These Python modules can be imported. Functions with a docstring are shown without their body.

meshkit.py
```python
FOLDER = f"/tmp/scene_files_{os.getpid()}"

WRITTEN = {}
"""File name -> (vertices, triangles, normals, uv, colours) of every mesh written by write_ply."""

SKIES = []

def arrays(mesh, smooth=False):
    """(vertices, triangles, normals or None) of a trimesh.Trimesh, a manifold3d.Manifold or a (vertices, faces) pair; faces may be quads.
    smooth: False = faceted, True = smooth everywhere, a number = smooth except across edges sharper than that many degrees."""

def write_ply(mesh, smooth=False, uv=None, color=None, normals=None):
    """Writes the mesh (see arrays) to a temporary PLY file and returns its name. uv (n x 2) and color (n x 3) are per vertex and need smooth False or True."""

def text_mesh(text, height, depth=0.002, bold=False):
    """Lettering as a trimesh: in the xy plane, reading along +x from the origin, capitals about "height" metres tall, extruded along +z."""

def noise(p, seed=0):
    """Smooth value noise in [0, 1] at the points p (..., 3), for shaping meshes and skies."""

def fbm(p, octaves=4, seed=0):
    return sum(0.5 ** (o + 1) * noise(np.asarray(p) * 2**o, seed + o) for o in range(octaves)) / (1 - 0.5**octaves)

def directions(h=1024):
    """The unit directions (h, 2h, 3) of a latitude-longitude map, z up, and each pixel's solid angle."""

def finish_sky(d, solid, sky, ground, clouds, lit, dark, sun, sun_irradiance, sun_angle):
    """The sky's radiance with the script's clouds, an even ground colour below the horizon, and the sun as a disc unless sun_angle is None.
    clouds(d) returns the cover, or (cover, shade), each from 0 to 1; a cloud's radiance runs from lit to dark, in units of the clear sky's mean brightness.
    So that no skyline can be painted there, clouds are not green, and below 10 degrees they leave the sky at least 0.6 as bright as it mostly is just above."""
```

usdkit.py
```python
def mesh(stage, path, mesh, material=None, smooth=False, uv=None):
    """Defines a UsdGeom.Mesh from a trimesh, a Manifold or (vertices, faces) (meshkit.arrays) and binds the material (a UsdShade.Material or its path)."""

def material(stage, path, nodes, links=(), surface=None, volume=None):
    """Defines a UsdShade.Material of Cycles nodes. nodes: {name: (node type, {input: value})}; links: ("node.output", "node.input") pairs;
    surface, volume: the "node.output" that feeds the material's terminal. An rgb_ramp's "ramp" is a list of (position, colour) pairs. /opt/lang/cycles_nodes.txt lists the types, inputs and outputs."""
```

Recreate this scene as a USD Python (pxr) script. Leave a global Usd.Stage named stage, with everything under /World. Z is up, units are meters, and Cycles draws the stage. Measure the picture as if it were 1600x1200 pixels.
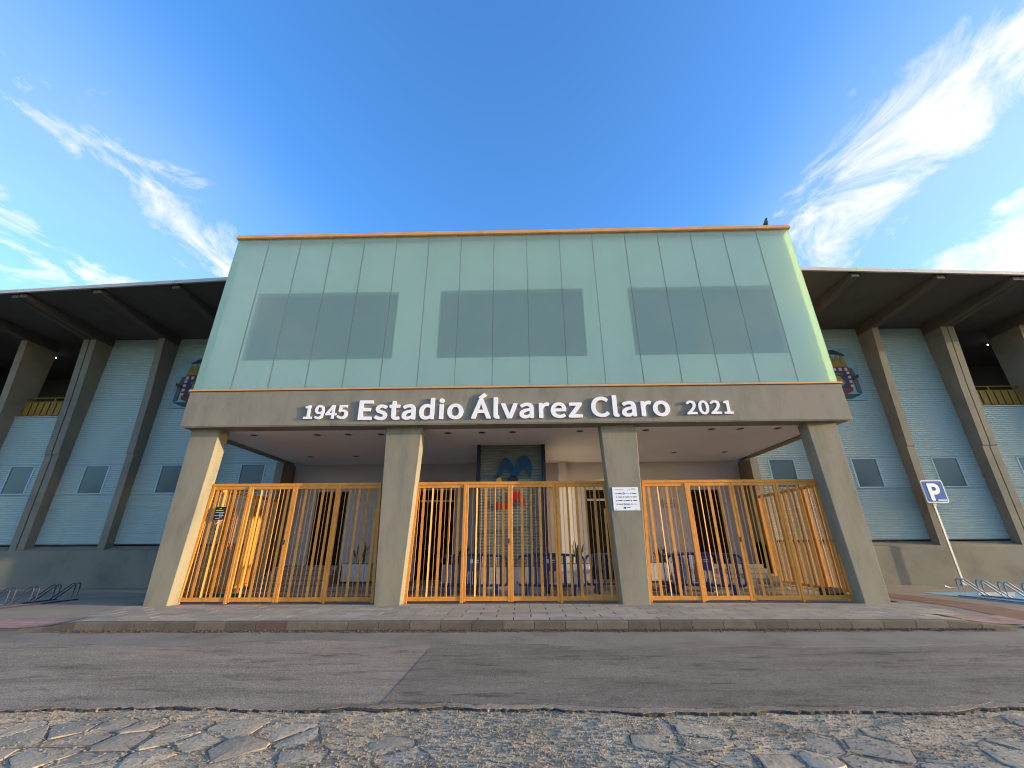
import math, random
import numpy as np
import trimesh, manifold3d as m3, usdkit, meshkit
from pxr import Usd, UsdGeom, UsdLux, UsdShade, Gf, Sdf, Vt
from shapely.geometry import Polygon, box as sbox
from scipy.spatial import Voronoi

rng = random.Random(7)
stage = Usd.Stage.CreateInMemory()
UsdGeom.SetStageUpAxis(stage, 'Z'); UsdGeom.SetStageMetersPerUnit(stage, 1.0)
W = UsdGeom.Xform.Define(stage, '/World'); stage.SetDefaultPrim(W.GetPrim())
UsdGeom.Scope.Define(stage, '/World/Looks')
PI = math.pi

# ---------------------------------------------------------------- camera, sky, sun, exposure
cam = UsdGeom.Camera.Define(stage, '/World/Camera')
FPX, PITCH, YAW, ROLL = 636.827, math.radians(21.7507), math.radians(-1.08174), math.radians(-0.33746)
EYE = (0.12, -11.366, 1.30)
cam.CreateHorizontalApertureAttr(36.0); cam.CreateVerticalApertureAttr(27.0)
cam.CreateFocalLengthAttr(36.0 * FPX / 1600.0)
cam.CreateClippingRangeAttr(Gf.Vec2f(0.05, 3000)); cam.CreateFStopAttr(0.0)
cam.CreateExposureAttr(2.13)
_fw = np.array([math.sin(YAW)*math.cos(PITCH), math.cos(YAW)*math.cos(PITCH), math.sin(PITCH)])
_rt = np.array([math.cos(YAW), -math.sin(YAW), 0.0]); _up = np.cross(_rt, _fw)
_r2 = _rt*math.cos(ROLL) + _up*math.sin(ROLL); _u2 = -_rt*math.sin(ROLL) + _up*math.cos(ROLL)
cam.AddTransformOp().Set(Gf.Matrix4d(*_r2, 0, *_u2, 0, *(-_fw), 0, *EYE, 1))

SUN_EL, SUN_OFF = math.radians(7.0), math.radians(8.0)       # low evening sun from the right, almost along the front
S = np.array([math.cos(SUN_EL)*math.cos(SUN_OFF), -math.cos(SUN_EL)*math.sin(SUN_OFF), math.sin(SUN_EL)])
sun = UsdLux.DistantLight.Define(stage, '/World/Sun')
sun.CreateIntensityAttr(0.52); sun.CreateAngleAttr(0.5); sun.CreateNormalizeAttr(True); sun.CreateColorAttr(Gf.Vec3f(1.0, 0.80, 0.50))
_z = S; _x = np.cross([0, 0, 1.0], _z); _x /= np.linalg.norm(_x); _y = np.cross(_z, _x)
sun.AddTransformOp().Set(Gf.Matrix4d(*_x, 0, *_y, 0, *_z, 0, 0, 0, 30, 1))

sky = UsdLux.DomeLight.Define(stage, '/World/sky')
skymat = usdkit.material(stage, '/World/Looks/sky', {
    'sky': ('sky_texture', {'sky_type': 'single_scattering', 'sun_disc': False, 'sun_elevation': SUN_EL, 'sun_rotation': math.atan2(S[0], S[1]),
                            'air_density': 1.0, 'aerosol_density': 1.0, 'ozone_density': 3.5}),
    'tc': ('texture_coordinate', {}), 'sep': ('separate_xyz', {}),
    'zc': ('math', {'math_type': 'maximum', 'value2': 0.06}), 'u': ('math', {'math_type': 'divide'}), 'v': ('math', {'math_type': 'divide'}),
    'uv': ('combine_xyz', {'z': 3.7}), 'map': ('mapping', {'scale': (1.5, 1.1, 1.0), 'rotation': (0, 0, 0.12)}),
    'n1': ('noise_texture', {'scale': 2.6, 'detail': 10.0, 'roughness': 0.66, 'distortion': 0.75}),
    'n2': ('noise_texture', {'scale': 0.8, 'detail': 2.0, 'roughness': 0.5}),
    'au': ('math', {'math_type': 'absolute'}), 'wob': ('math', {'math_type': 'multiply_add', 'value2': 0.5, 'value3': -0.25}),
    'aw': ('math', {'math_type': 'add'}),
    'd1': ('math', {'math_type': 'subtract', 'value2': 1.12}), 'd1a': ('math', {'math_type': 'absolute'}),
    'b1': ('map_range', {'range_type': 'smoothstep', 'from_min': 0.06, 'from_max': 0.42, 'to_min': 1.0, 'to_max': 0.0}),
    'b2': ('map_range', {'range_type': 'smoothstep', 'from_min': 1.36, 'from_max': 1.62, 'to_min': 0.0, 'to_max': 1.0}),
    'bb': ('math', {'math_type': 'maximum'}),
    'bs': ('math', {'math_type': 'multiply_add', 'value2': 0.42, 'value3': -0.34}),
    'sum': ('math', {'math_type': 'add'}),
    'cov': ('map_range', {'range_type': 'smoothstep', 'from_min': 0.41, 'from_max': 0.80, 'to_min': 0.0, 'to_max': 0.97}),
    'lf': ('map_range', {'range_type': 'smoothstep', 'from_min': -0.6, 'from_max': 0.6, 'to_min': -0.06, 'to_max': 0.03}), 'sm2': ('math', {'math_type': 'add'}),
    'low': ('map_range', {'range_type': 'smoothstep', 'from_min': 0.02, 'from_max': 0.16, 'to_min': 0.0, 'to_max': 1.0}),
    'cv2': ('math', {'math_type': 'multiply'}), 'vb': ('map_range', {'range_type': 'smoothstep', 'from_min': 0.55, 'from_max': 1.25, 'to_min': 0.0, 'to_max': 0.30}), 'vl': ('math', {'math_type': 'multiply'}), 'cvm': ('math', {'math_type': 'maximum'}),
    'hs': ('hsv', {'saturation': 1.10, 'value': 1.08, 'hue': 0.506}),
    'mix': ('mix', {'mix_type': 'mix', 'color2': (1.95,1.85,1.8)}),
    'bg': ('background_shader', {'strength': 0.15})},
    [('tc.generated', 'sep.vector'), ('sep.z', 'zc.value1'), ('sep.x', 'u.value1'), ('zc.value', 'u.value2'), ('sep.y', 'v.value1'), ('zc.value', 'v.value2'),
     ('u.value', 'uv.x'), ('v.value', 'uv.y'), ('uv.vector', 'map.vector'), ('map.vector', 'n1.vector'), ('uv.vector', 'n2.vector'),
     ('u.value', 'au.value1'), ('n2.fac', 'wob.value1'), ('au.value', 'aw.value1'), ('wob.value', 'aw.value2'),
     ('aw.value', 'd1.value1'), ('d1.value', 'd1a.value1'), ('d1a.value', 'b1.value'), ('aw.value', 'b2.value'), ('b1.result', 'bb.value1'), ('b2.result', 'bb.value2'),
     ('bb.value', 'bs.value1'), ('n1.fac', 'sum.value1'), ('bs.value', 'sum.value2'), ('u.value', 'lf.value'), ('sum.value', 'sm2.value1'), ('lf.result', 'sm2.value2'), ('sm2.value', 'cov.value'),
     ('sep.z', 'low.value'), ('aw.value', 'vb.value'), ('vb.result', 'vl.value1'), ('n2.fac', 'vl.value2'), ('cov.result', 'cvm.value1'), ('vl.value', 'cvm.value2'), ('cvm.value', 'cv2.value1'), ('low.result', 'cv2.value2'),
     ('sky.color', 'hs.color'), ('hs.color', 'mix.color1'), ('cv2.value', 'mix.fac'), ('mix.color', 'bg.color')], surface='bg.background')
UsdShade.MaterialBindingAPI.Apply(sky.GetPrim()).Bind(skymat)
sky.GetPrim().SetCustomDataByKey('kind', 'structure')

# ---------------------------------------------------------------- helpers
def stage_mat(name): return UsdShade.Material.Get(stage, '/World/Looks/' + name)
class MB:
    """Collects shapes into one mesh."""
    def __init__(s): s.v, s.f, s.n = [], [], 0
    def add(s, v, f):
        v = np.asarray(v, float); f = np.asarray(f, int)
        if f.shape[1] == 4: f = np.vstack([f[:, [0, 1, 2]], f[:, [0, 2, 3]]])
        s.v.append(v); s.f.append(f + s.n); s.n += len(v); return s
    def tri(s, m): return s.add(m.vertices, m.faces)
    def box(s, x0, x1, y0, y1, z0, z1):
        v = [(x, y, z) for x in (x0, x1) for y in (y0, y1) for z in (z0, z1)]
        return s.add(v, [(0, 1, 3, 2), (4, 6, 7, 5), (0, 4, 5, 1), (2, 3, 7, 6), (0, 2, 6, 4), (1, 5, 7, 3)])
    def bev(s, x0, x1, y0, y1, z0, z1, b=0.008):
        """A box with chamfered edges."""
        p = [(x, y, z) for x in (x0, x1) for y in (y0, y1) for z in (z0, z1)]; pts = []
        c = np.array([(x0+x1)/2, (y0+y1)/2, (z0+z1)/2])
        for q in p:
            for k in range(3):
                r = np.array(q, float)
                for j in range(3):
                    if j != k: r[j] += b if r[j] < c[j] else -b
                pts.append(r)
        h = trimesh.convex.convex_hull(np.array(pts)); return s.tri(h)
    def frustum(s, bot, top, y0, y1, z0, z1, b=0.012):
        pts = []
        for (xa, xb), z in ((bot, z0), (top, z1)):
            for x, sx in ((xa, b), (xb, -b)):
                for y, sy in ((y0, b), (y1, -b)): pts += [(x+sx, y, z), (x, y+sy, z)]
        return s.tri(trimesh.convex.convex_hull(np.array(pts)))
    def hull(s, pts): return s.tri(trimesh.convex.convex_hull(np.array(pts, float)))
    def prism(s, poly, axis, a, b):
        """Extrudes a 2-D polygon along an axis: 'x': poly in (y, z); 'y': poly in (x, z); 'z': poly in (x, y)."""
        if not isinstance(poly, Polygon): poly = Polygon(poly)
        m = trimesh.creation.extrude_polygon(poly, b - a, engine='earcut'); v = m.vertices.copy(); v[:, 2] += a
        o = {'z': v, 'x': v[:, [2, 0, 1]], 'y': np.stack([v[:, 0], v[:, 2], v[:, 1]], 1)}[axis]
        f = m.faces[:, ::-1] if axis == 'y' else m.faces
        return s.add(o, f)
    def tube(s, pts, r, n=8):
        p = np.asarray(pts, float); t = np.gradient(p, axis=0); t /= np.linalg.norm(t, axis=1, keepdims=True) + 1e-12
        ref = np.array([0, 0, 1.0]) if abs(t[:, 2]).mean() < .8 else np.array([1.0, 0, 0])
        V = []; a = None
        for k in range(len(p)):
            a = ref - t[k]*(ref @ t[k]) if a is None else a - t[k]*(a @ t[k])
            a /= np.linalg.norm(a); b = np.cross(t[k], a); rr = r[k] if np.ndim(r) else r
            V += [p[k] + rr*(math.cos(2*PI*i/n)*a + math.sin(2*PI*i/n)*b) for i in range(n)]
        F = [(k*n+i, k*n+(i+1) % n, (k+1)*n+(i+1) % n, (k+1)*n+i) for k in range(len(p)-1) for i in range(n)]
        s.add(V, F); m = len(V); f = [(0, n-1-i, n-2-i) for i in range(n-2)] + [(m-n, m-n+i+1, m-n+i+2) for i in range(n-2)]
        s.f.append(np.array(f) + s.n - m); return s
    def rbar(s, cx, cy, w, d, ang, z0, z1):
        """An upright flat bar turned about its own axis; z0 and z1 may be pairs (left end, right end)."""
        c, q = math.cos(ang), math.sin(ang); z0 = z0 if np.ndim(z0) else (z0, z0); z1 = z1 if np.ndim(z1) else (z1, z1)
        v = []
        for k in (0, 1):
            for i, (a, b) in enumerate(((-w, -d), (w, -d), (w, d), (-w, d))):
                x, y = cx + (a*c - b*q)/2, cy + (a*q + b*c)/2; zz = (z0, z1)[k]; v.append((x, y, zz[0] if a < 0 else zz[1]))
        return s.add(v, [(0, 3, 2, 1), (4, 5, 6, 7), (0, 1, 5, 4), (1, 2, 6, 5), (2, 3, 7, 6), (3, 0, 4, 7)])
    def grid(s, xs, ys, zf):
        X, Y = np.meshgrid(xs, ys, indexing='ij'); Z = zf(X, Y); nx, ny = len(xs), len(ys)
        i, j = np.meshgrid(np.arange(nx-1), np.arange(ny-1), indexing='ij'); q = np.stack([i*ny+j, (i+1)*ny+j, (i+1)*ny+j+1, i*ny+j+1], -1).reshape(-1, 4)
        return s.add(np.stack([X, Y, Z], -1).reshape(-1, 3), q)
    def mesh(s, o=(0, 0, 0)): return np.vstack(s.v) - np.asarray(o, float), np.vstack(s.f)

taken = {}
def numbered(parent, name):
    k = (parent, name); n = taken.get(k, 0); taken[k] = n + 1
    return name if n == 0 else f'{name}_{n:03d}'
class T:
    def __init__(s, path, o): s.path, s.o = path, np.asarray(o, float)
def data(prim, **kw):
    for k, v in kw.items():
        if v: prim.SetCustomDataByKey(k, v)
def thing(name, label=None, cat=None, o=(0, 0, 0), group=None, kind=None):
    p = '/World/' + numbered('/World', name); x = UsdGeom.Xform.Define(stage, p); x.AddTranslateOp().Set(Gf.Vec3d(*map(float, o)))
    data(x.GetPrim(), label=label, category=cat, group=group, kind=kind); return T(p, o)
def part(par, name, mb, mat, smooth=False, label=None, kind=None):
    p = par.path + '/' + numbered(par.path, name)
    m = usdkit.mesh(stage, p, mb.mesh(par.o), mat, smooth=smooth); data(m.GetPrim(), label=label, kind=kind); return T(p, par.o)
def single(name, mb, mat, label=None, cat=None, group=None, kind=None, smooth=False):
    p = '/World/' + numbered('/World', name); m = usdkit.mesh(stage, p, mb.mesh(), mat, smooth=smooth)
    data(m.GetPrim(), label=label, category=cat, group=group, kind=kind); return T(p, (0, 0, 0))
def copy(src, o, rz, label, cat, group):
    name = src.path.split('/')[-1]; p = '/World/' + numbered('/World', name)
    x = UsdGeom.Xform.Define(stage, p); x.AddTranslateOp().Set(Gf.Vec3d(*map(float, o))); x.AddRotateZOp().Set(math.degrees(rz))
    x.GetPrim().GetReferences().AddInternalReference(src.path); x.GetPrim().SetInstanceable(True)
    data(x.GetPrim(), label=label, category=cat, group=group); return T(p, o)

def M(name, col, rough=0.75, var=0.18, scale=2.0, fine=0.10, fscale=60.0, bump=0.0, bscale=120.0, bdist=0.003, spec=0.3, metal=0.0, tint=None, stretch=(1, 1, 1), coat=0.0):
    """A principled material whose colour wanders with two sizes of noise and whose surface has a fine relief."""
    c = np.array(col, float); t = np.array(tint if tint is not None else c*(1-var), float)
    N = {'g': ('geometry', {}), 'mp': ('mapping', {'scale': stretch}),
         'a': ('noise_texture', {'scale': scale, 'detail': 6.0, 'roughness': 0.65}),
         'r': ('rgb_ramp', {'ramp': [(0.30, tuple(t)), (0.52, tuple(c)), (0.75, tuple(np.minimum(c*(1+var*0.6), 0.95)))]}),
         'b': ('noise_texture', {'scale': fscale, 'detail': 3.0, 'roughness': 0.6}),
         'm': ('map_range', {'from_min': 0.3, 'from_max': 0.7, 'to_min': 1-fine, 'to_max': 1+fine}),
         'x': ('mix', {'mix_type': 'multiply', 'fac': 1.0}), 'cc': ('combine_color', {}),
         'p': ('principled_bsdf', {'roughness': rough, 'specular_ior_level': spec, 'metallic': metal, 'coat_weight': coat})}
    L = [('g.position', 'mp.vector'), ('mp.vector', 'a.vector'), ('g.position', 'b.vector'), ('a.fac', 'r.fac'), ('b.fac', 'm.value'),
         ('m.result', 'cc.r'), ('m.result', 'cc.g'), ('m.result', 'cc.b'), ('r.color', 'x.color1'), ('cc.color', 'x.color2'), ('x.color', 'p.base_color')]
    if bump:
        N['h'] = ('noise_texture', {'scale': bscale, 'detail': 4.0, 'roughness': 0.65}); N['bp'] = ('bump', {'strength': bump, 'distance': bdist})
        L += [('g.position', 'h.vector'), ('h.fac', 'bp.height'), ('bp.normal', 'p.normal')]
    return usdkit.material(stage, '/World/Looks/' + name, N, L, surface='p.BSDF')
def flat(name, col, rough=0.6, spec=0.3, metal=0.0, emit=0.0):
    return usdkit.material(stage, '/World/Looks/' + name, {'p': ('principled_bsdf', {'base_color': col, 'roughness': rough, 'specular_ior_level': spec, 'metallic': metal,
                           'emission_color': col, 'emission_strength': emit})}, surface='p.BSDF')

CONC = M('painted_concrete', (0.222, 0.196, 0.150), 0.85, 0.14, 1.3, 0.06, 90, 0.4, 55, 0.005, tint=(0.168, 0.152, 0.118), stretch=(1.6, 1.6, 0.55))
CONC_C = M('column_concrete', (0.230, 0.203, 0.148), 0.85, 0.22, 0.9, 0.06, 80, 0.4, 60, 0.005, tint=(0.165, 0.152, 0.118), stretch=(2.4, 2.4, 0.7))
RAW = M('raw_concrete', (0.185, 0.168, 0.130), 0.9, 0.22, 0.8, 0.10, 40, 0.5, 35, 0.006, tint=(0.135, 0.125, 0.100))
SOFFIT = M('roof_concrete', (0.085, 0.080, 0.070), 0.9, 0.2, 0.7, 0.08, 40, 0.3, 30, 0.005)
FASCIA = M('fascia_metal', (0.42, 0.40, 0.37), 0.6, 0.2, 1.0, 0.06, 30)
CLAD = M('blue_cladding', (0.315, 0.40, 0.385), 0.55, 0.10, 0.35, 0.04, 30, spec=0.4, stretch=(1, 1, 0.5))
CLADF = M('cladding_trim', (0.30, 0.42, 0.47), 0.5, 0.1, 1.0)
YEL = M('yellow_paint', (0.62, 0.240, 0.036), 0.6, 0.22, 5.0, 0.08, 50, spec=0.3)
RAILY = M('railing_ochre', (0.26, 0.145, 0.018), 0.6, 0.2, 4.0)
YELT = M('yellow_trim', (0.55, 0.27, 0.09), 0.5, 0.16, 2.5, 0.05, 40, spec=0.4)
WALL = M('lilac_plaster', (0.47, 0.445, 0.455), 0.85, 0.08, 0.6, 0.03, 60, 0.15, 60, 0.002)
CEIL = M('ceiling_plaster', (0.78, 0.755, 0.735), 0.85, 0.06, 0.4, 0.02, 40)
TILE = [M(f'paving_concrete_{k}', c, 0.9, 0.20, 2.2, 0.14, 70, 0.4, 90, 0.004) for k, c in zip('abcd', ((0.30, 0.255, 0.20), (0.27, 0.235, 0.19), (0.325, 0.28, 0.225), (0.25, 0.215, 0.18)))]
MORTAR = M('paving_joint', (0.055, 0.046, 0.037), 0.95, 0.3, 3.0, 0.2, 60)
KERB = [M(f'kerb_concrete_{k}', c, 0.9, 0.25, 3.0, 0.15, 60, 0.5, 60, 0.006) for k, c in zip('abc', ((0.115, 0.092, 0.070), (0.098, 0.08, 0.062), (0.135, 0.108, 0.082)))]
KERBR = M('kerb_red_stain', (0.11, 0.062, 0.052), 0.9, 0.25, 6.0, 0.15, 60)
PLAZA = M('plaza_concrete', (0.235, 0.195, 0.15), 0.9, 0.25, 0.7, 0.12, 40, 0.4, 60, 0.005, stretch=(0.5, 1.5, 1))
REDP = M('red_paving', (0.19, 0.095, 0.065), 0.9, 0.2, 2.0, 0.15, 50, 0.3, 60, 0.004)
BLUEP = M('blue_ground_paint', (0.20, 0.38, 0.45), 0.8, 0.25, 3.0, 0.12, 60)
WHITEP = M('white_ground_paint', (0.62, 0.58, 0.50), 0.8, 0.2, 4.0, 0.1, 60)
NAVY = M('navy_paint', (0.012, 0.014, 0.05), 0.45, 0.1)
SHUT = M('shutter_grey', (0.135, 0.17, 0.17), 0.5, 0.12, 1.2, 0.05, 40, spec=0.4)
BARB = M('blue_plastic', (0.010, 0.034, 0.13), 0.38, 0.2, 3.0, 0.06, 50, spec=0.5)
BARL = M('pale_blue_plastic', (0.20, 0.42, 0.60), 0.4, 0.2, 3.0)
WHT = M('white_paint', (0.78, 0.76, 0.78), 0.5, 0.04, 3.0, 0.02)
LET = M('letter_white', (0.84, 0.775, 0.77), 0.45, 0.03, 3.0, 0.01)
POT = M('white_planter', (0.55, 0.53, 0.55), 0.6, 0.08, 3.0)
SOIL = M('planter_soil', (0.05, 0.035, 0.025), 0.95, 0.3, 20)
LEAF = M('strap_leaf', (0.045, 0.065, 0.028), 0.5, 0.3, 8.0)
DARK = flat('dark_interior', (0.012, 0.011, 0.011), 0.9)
DOORF = M('dark_door_frame', (0.03, 0.028, 0.027), 0.5, 0.1)
STEEL = M('galvanised_steel', (0.42, 0.42, 0.40), 0.45, 0.15, 6.0, 0.06, 50, metal=0.5)
RACKB = M('rack_blue_paint', (0.10, 0.17, 0.26), 0.4, 0.25, 6.0, metal=0.3)
RACKD = M('rack_dark_paint', (0.035, 0.04, 0.075), 0.45, 0.25, 6.0, metal=0.3)
SIGNB = flat('sign_blue', (0.006, 0.095, 0.34), 0.6, 0.15); SIGNW = flat('sign_white', (0.80, 0.80, 0.78), 0.6, 0.15)
BIRD = M('dark_feathers', (0.05, 0.055, 0.06), 0.6, 0.3, 30)
BLACKP = flat('notice_black', (0.012, 0.012, 0.016), 0.5); INK = flat('notice_ink', (0.03, 0.03, 0.05), 0.6); INKB = flat('notice_blue_ink', (0.03, 0.08, 0.18), 0.6)
PALE = flat('notice_pale_ink', (0.45, 0.47, 0.52), 0.6); YINK = flat('notice_yellow_ink', (0.6, 0.5, 0.12), 0.6)
PANE = usdkit.material(stage, '/World/Looks/window_pane', {'p': ('principled_bsdf', {'base_color': (0.055, 0.085, 0.088), 'roughness': 0.12, 'specular_ior_level': 0.35})}, surface='p.BSDF')
# sand-blasted pale green facade glass: part scatters, part lets blurred light through, the face mirrors the sky
GLASS = usdkit.material(stage, '/World/Looks/frosted_glass', {
    'g': ('geometry', {}), 'n': ('noise_texture', {'scale': 0.5, 'detail': 4.0}), 'r': ('rgb_ramp', {'ramp': [(0.3, (0.46, 0.63, 0.565)), (0.7, (0.52, 0.69, 0.62))]}),
    'd': ('diffuse_bsdf', {}), 't': ('translucent_bsdf', {'color': (0.50, 0.68, 0.56)}), 'rf': ('refraction_bsdf', {'color': (0.93, 0.97, 0.90), 'roughness': 0.21, 'IOR': 1.12}),
    'm1': ('mix_closure', {'fac': 0.30}), 'm2': ('mix_closure', {'fac': 0.78}), 'gl': ('glossy_bsdf', {'color': (0.9, 0.95, 0.95), 'roughness': 0.06}),
    'f': ('fresnel', {'IOR': 1.32}), 'm3': ('mix_closure', {})},
    [('g.position', 'n.vector'), ('n.fac', 'r.fac'), ('r.color', 'd.color'), ('d.BSDF', 'm1.closure1'), ('t.BSDF', 'm1.closure2'), ('m1.closure', 'm2.closure1'), ('rf.BSDF', 'm2.closure2'),
     ('f.fac', 'm3.fac'), ('m2.closure', 'm3.closure1'), ('gl.BSDF', 'm3.closure2')], surface='m3.closure')

SIDEG = usdkit.material(stage, '/World/Looks/side_frosted_glass', {'t': ('translucent_bsdf', {'color': (0.60, 0.70, 0.50)}), 'd': ('diffuse_bsdf', {'color': (0.5, 0.65, 0.55)}), 'm': ('mix_closure', {'fac': 0.2})}, [('t.BSDF', 'm.closure1'), ('d.BSDF', 'm.closure2')], surface='m.closure')
# ---------------------------------------------------------------- ground, road, pavement
ROADZ = -0.13
single('ground', MB().grid(np.linspace(-900, 900, 7), np.linspace(-900, 900, 7), lambda x, y: x*0 - 0.24), M('bare_earth', (0.16, 0.13, 0.10), 0.95, 0.3, 0.2), kind='structure')
# gutter strip of brushed concrete beside the kerb
GUT = usdkit.material(stage, '/World/Looks/gutter_concrete', {
    'g': ('geometry', {}), 'mp': ('mapping', {'scale': (28.0, 2.0, 1.0), 'rotation': (0, 0, 0.25)}), 'n': ('noise_texture', {'scale': 1.0, 'detail': 3.0}), 'n2': ('noise_texture', {'scale': 1.1, 'detail': 6.0, 'roughness': 0.65}),
    'n3': ('noise_texture', {'scale': 90.0, 'detail': 3.0}), 'r': ('rgb_ramp', {'ramp': [(0.3, (0.135, 0.115, 0.092)), (0.5, (0.20, 0.172, 0.138)), (0.75, (0.245, 0.21, 0.165))]}),
    'm': ('map_range', {'from_min': 0.3, 'from_max': 0.7, 'to_min': 0.72, 'to_max': 1.2}), 'cc': ('combine_color', {}), 'x': ('mix', {'mix_type': 'multiply', 'fac': 1.0}),
    'ad': ('math', {'math_type': 'add'}), 'bp': ('bump', {'strength': 0.5, 'distance': 0.006}), 'p': ('principled_bsdf', {'roughness': 0.9, 'specular_ior_level': 0.25})},
    [('g.position', 'mp.vector'), ('mp.vector', 'n.vector'), ('g.position', 'n2.vector'), ('g.position', 'n3.vector'), ('n2.fac', 'r.fac'), ('n3.fac', 'm.value'),
     ('m.result', 'cc.r'), ('m.result', 'cc.g'), ('m.result', 'cc.b'), ('r.color', 'x.color1'), ('cc.color', 'x.color2'), ('x.color', 'p.base_color'),
     ('n.fac', 'ad.value1'), ('n3.fac', 'ad.value2'), ('ad.value', 'bp.height'), ('bp.normal', 'p.normal')], surface='p.BSDF')
single('gutter', MB().grid(np.linspace(-70, 70, 71), [-4.9, -3.4, -2.4], lambda x, y: x*0 + ROADZ - 0.006), GUT, kind='structure')

def asphalt(name, lo, mid, hi, patch):
    return usdkit.material(stage, '/World/Looks/' + name, {
        'g': ('geometry', {}), 'mp': ('mapping', {'scale': (0.45, 1.7, 1.0), 'rotation': (0, 0, 0.05)}),
        'a': ('noise_texture', {'scale': 1.3, 'detail': 9.0, 'roughness': 0.68, 'distortion': 0.4}), 'r': ('rgb_ramp', {'ramp': [(0.33, lo), (0.5, mid), (0.72, hi)]}),
        'v': ('voronoi_texture', {'scale': 95.0, 'feature': 'f1'}), 'vr': ('rgb_ramp', {'ramp': [(0.0, (0.62, 0.62, 0.62)), (0.45, (1.0, 1.0, 1.0)), (1.0, (1.5, 1.48, 1.42))]}),
        'sp': ('separate_color', {}), 'x': ('mix', {'mix_type': 'multiply', 'fac': 1.0}),
        'k': ('noise_texture', {'scale': 3.2, 'detail': 8.0, 'roughness': 0.7}), 'kr': ('rgb_ramp', {'ramp': [(0.36, (patch,)*3), (0.46, (1.0, 1.0, 1.0))]}), 'y': ('mix', {'mix_type': 'multiply', 'fac': 1.0}),
        'h': ('noise_texture', {'scale': 130.0, 'detail': 5.0, 'roughness': 0.7}), 'ad': ('math', {'math_type': 'add'}), 'bp': ('bump', {'strength': 0.6, 'distance': 0.003}),
        'p': ('principled_bsdf', {'roughness': 0.85, 'specular_ior_level': 0.3})},
        [('g.position', 'mp.vector'), ('mp.vector', 'a.vector'), ('a.fac', 'r.fac'), ('g.position', 'v.vector'), ('v.color', 'sp.color'), ('sp.r', 'vr.fac'), ('r.color', 'x.color1'), ('vr.color', 'x.color2'),
         ('mp.vector', 'k.vector'), ('k.fac', 'kr.fac'), ('x.color', 'y.color1'), ('kr.color', 'y.color2'), ('y.color', 'p.base_color'),
         ('g.position', 'h.vector'), ('h.fac', 'ad.value1'), ('v.distance', 'ad.value2'), ('ad.value', 'bp.height'), ('bp.normal', 'p.normal')], surface='p.BSDF')
ASPH = asphalt('old_asphalt', (0.148, 0.117, 0.088), (0.220, 0.175, 0.133), (0.290, 0.232, 0.176), 0.6)
ASPH2 = asphalt('asphalt_patch', (0.098, 0.080, 0.063), (0.156, 0.127, 0.100), (0.212, 0.174, 0.137), 0.55)
def wob(x, s, k): return (meshkit.fbm(np.stack([np.asarray(x)*k, np.full(np.shape(x), s*7.3), np.zeros(np.shape(x))], -1), 4, s) - 0.5)
def sheet(xs, yfar, ynear, z, th, nrow=3):
    """A laid layer of asphalt with ragged long edges and a real thickness."""
    b = MB(); n = len(xs); rows = [yfar] + [yfar + (ynear-yfar)*k/nrow for k in range(1, nrow)] + [ynear]
    V = [(x, r[i], z) for r in rows for i, x in enumerate(xs)]; F = [(k*n+i+1, k*n+i, (k+1)*n+i, (k+1)*n+i+1) for k in range(nrow) for i in range(n-1)]
    b.add(V, F)
    for r, flip in ((yfar, 1), (ynear, 0)):
        V = [(x, r[i], zz) for zz in (z, z-th) for i, x in enumerate(xs)]; F = [(i, n+i, n+i+1, i+1) if not flip else (i, i+1, n+i+1, n+i) for i in range(n-1)]; b.add(V, F)
    return b
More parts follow.
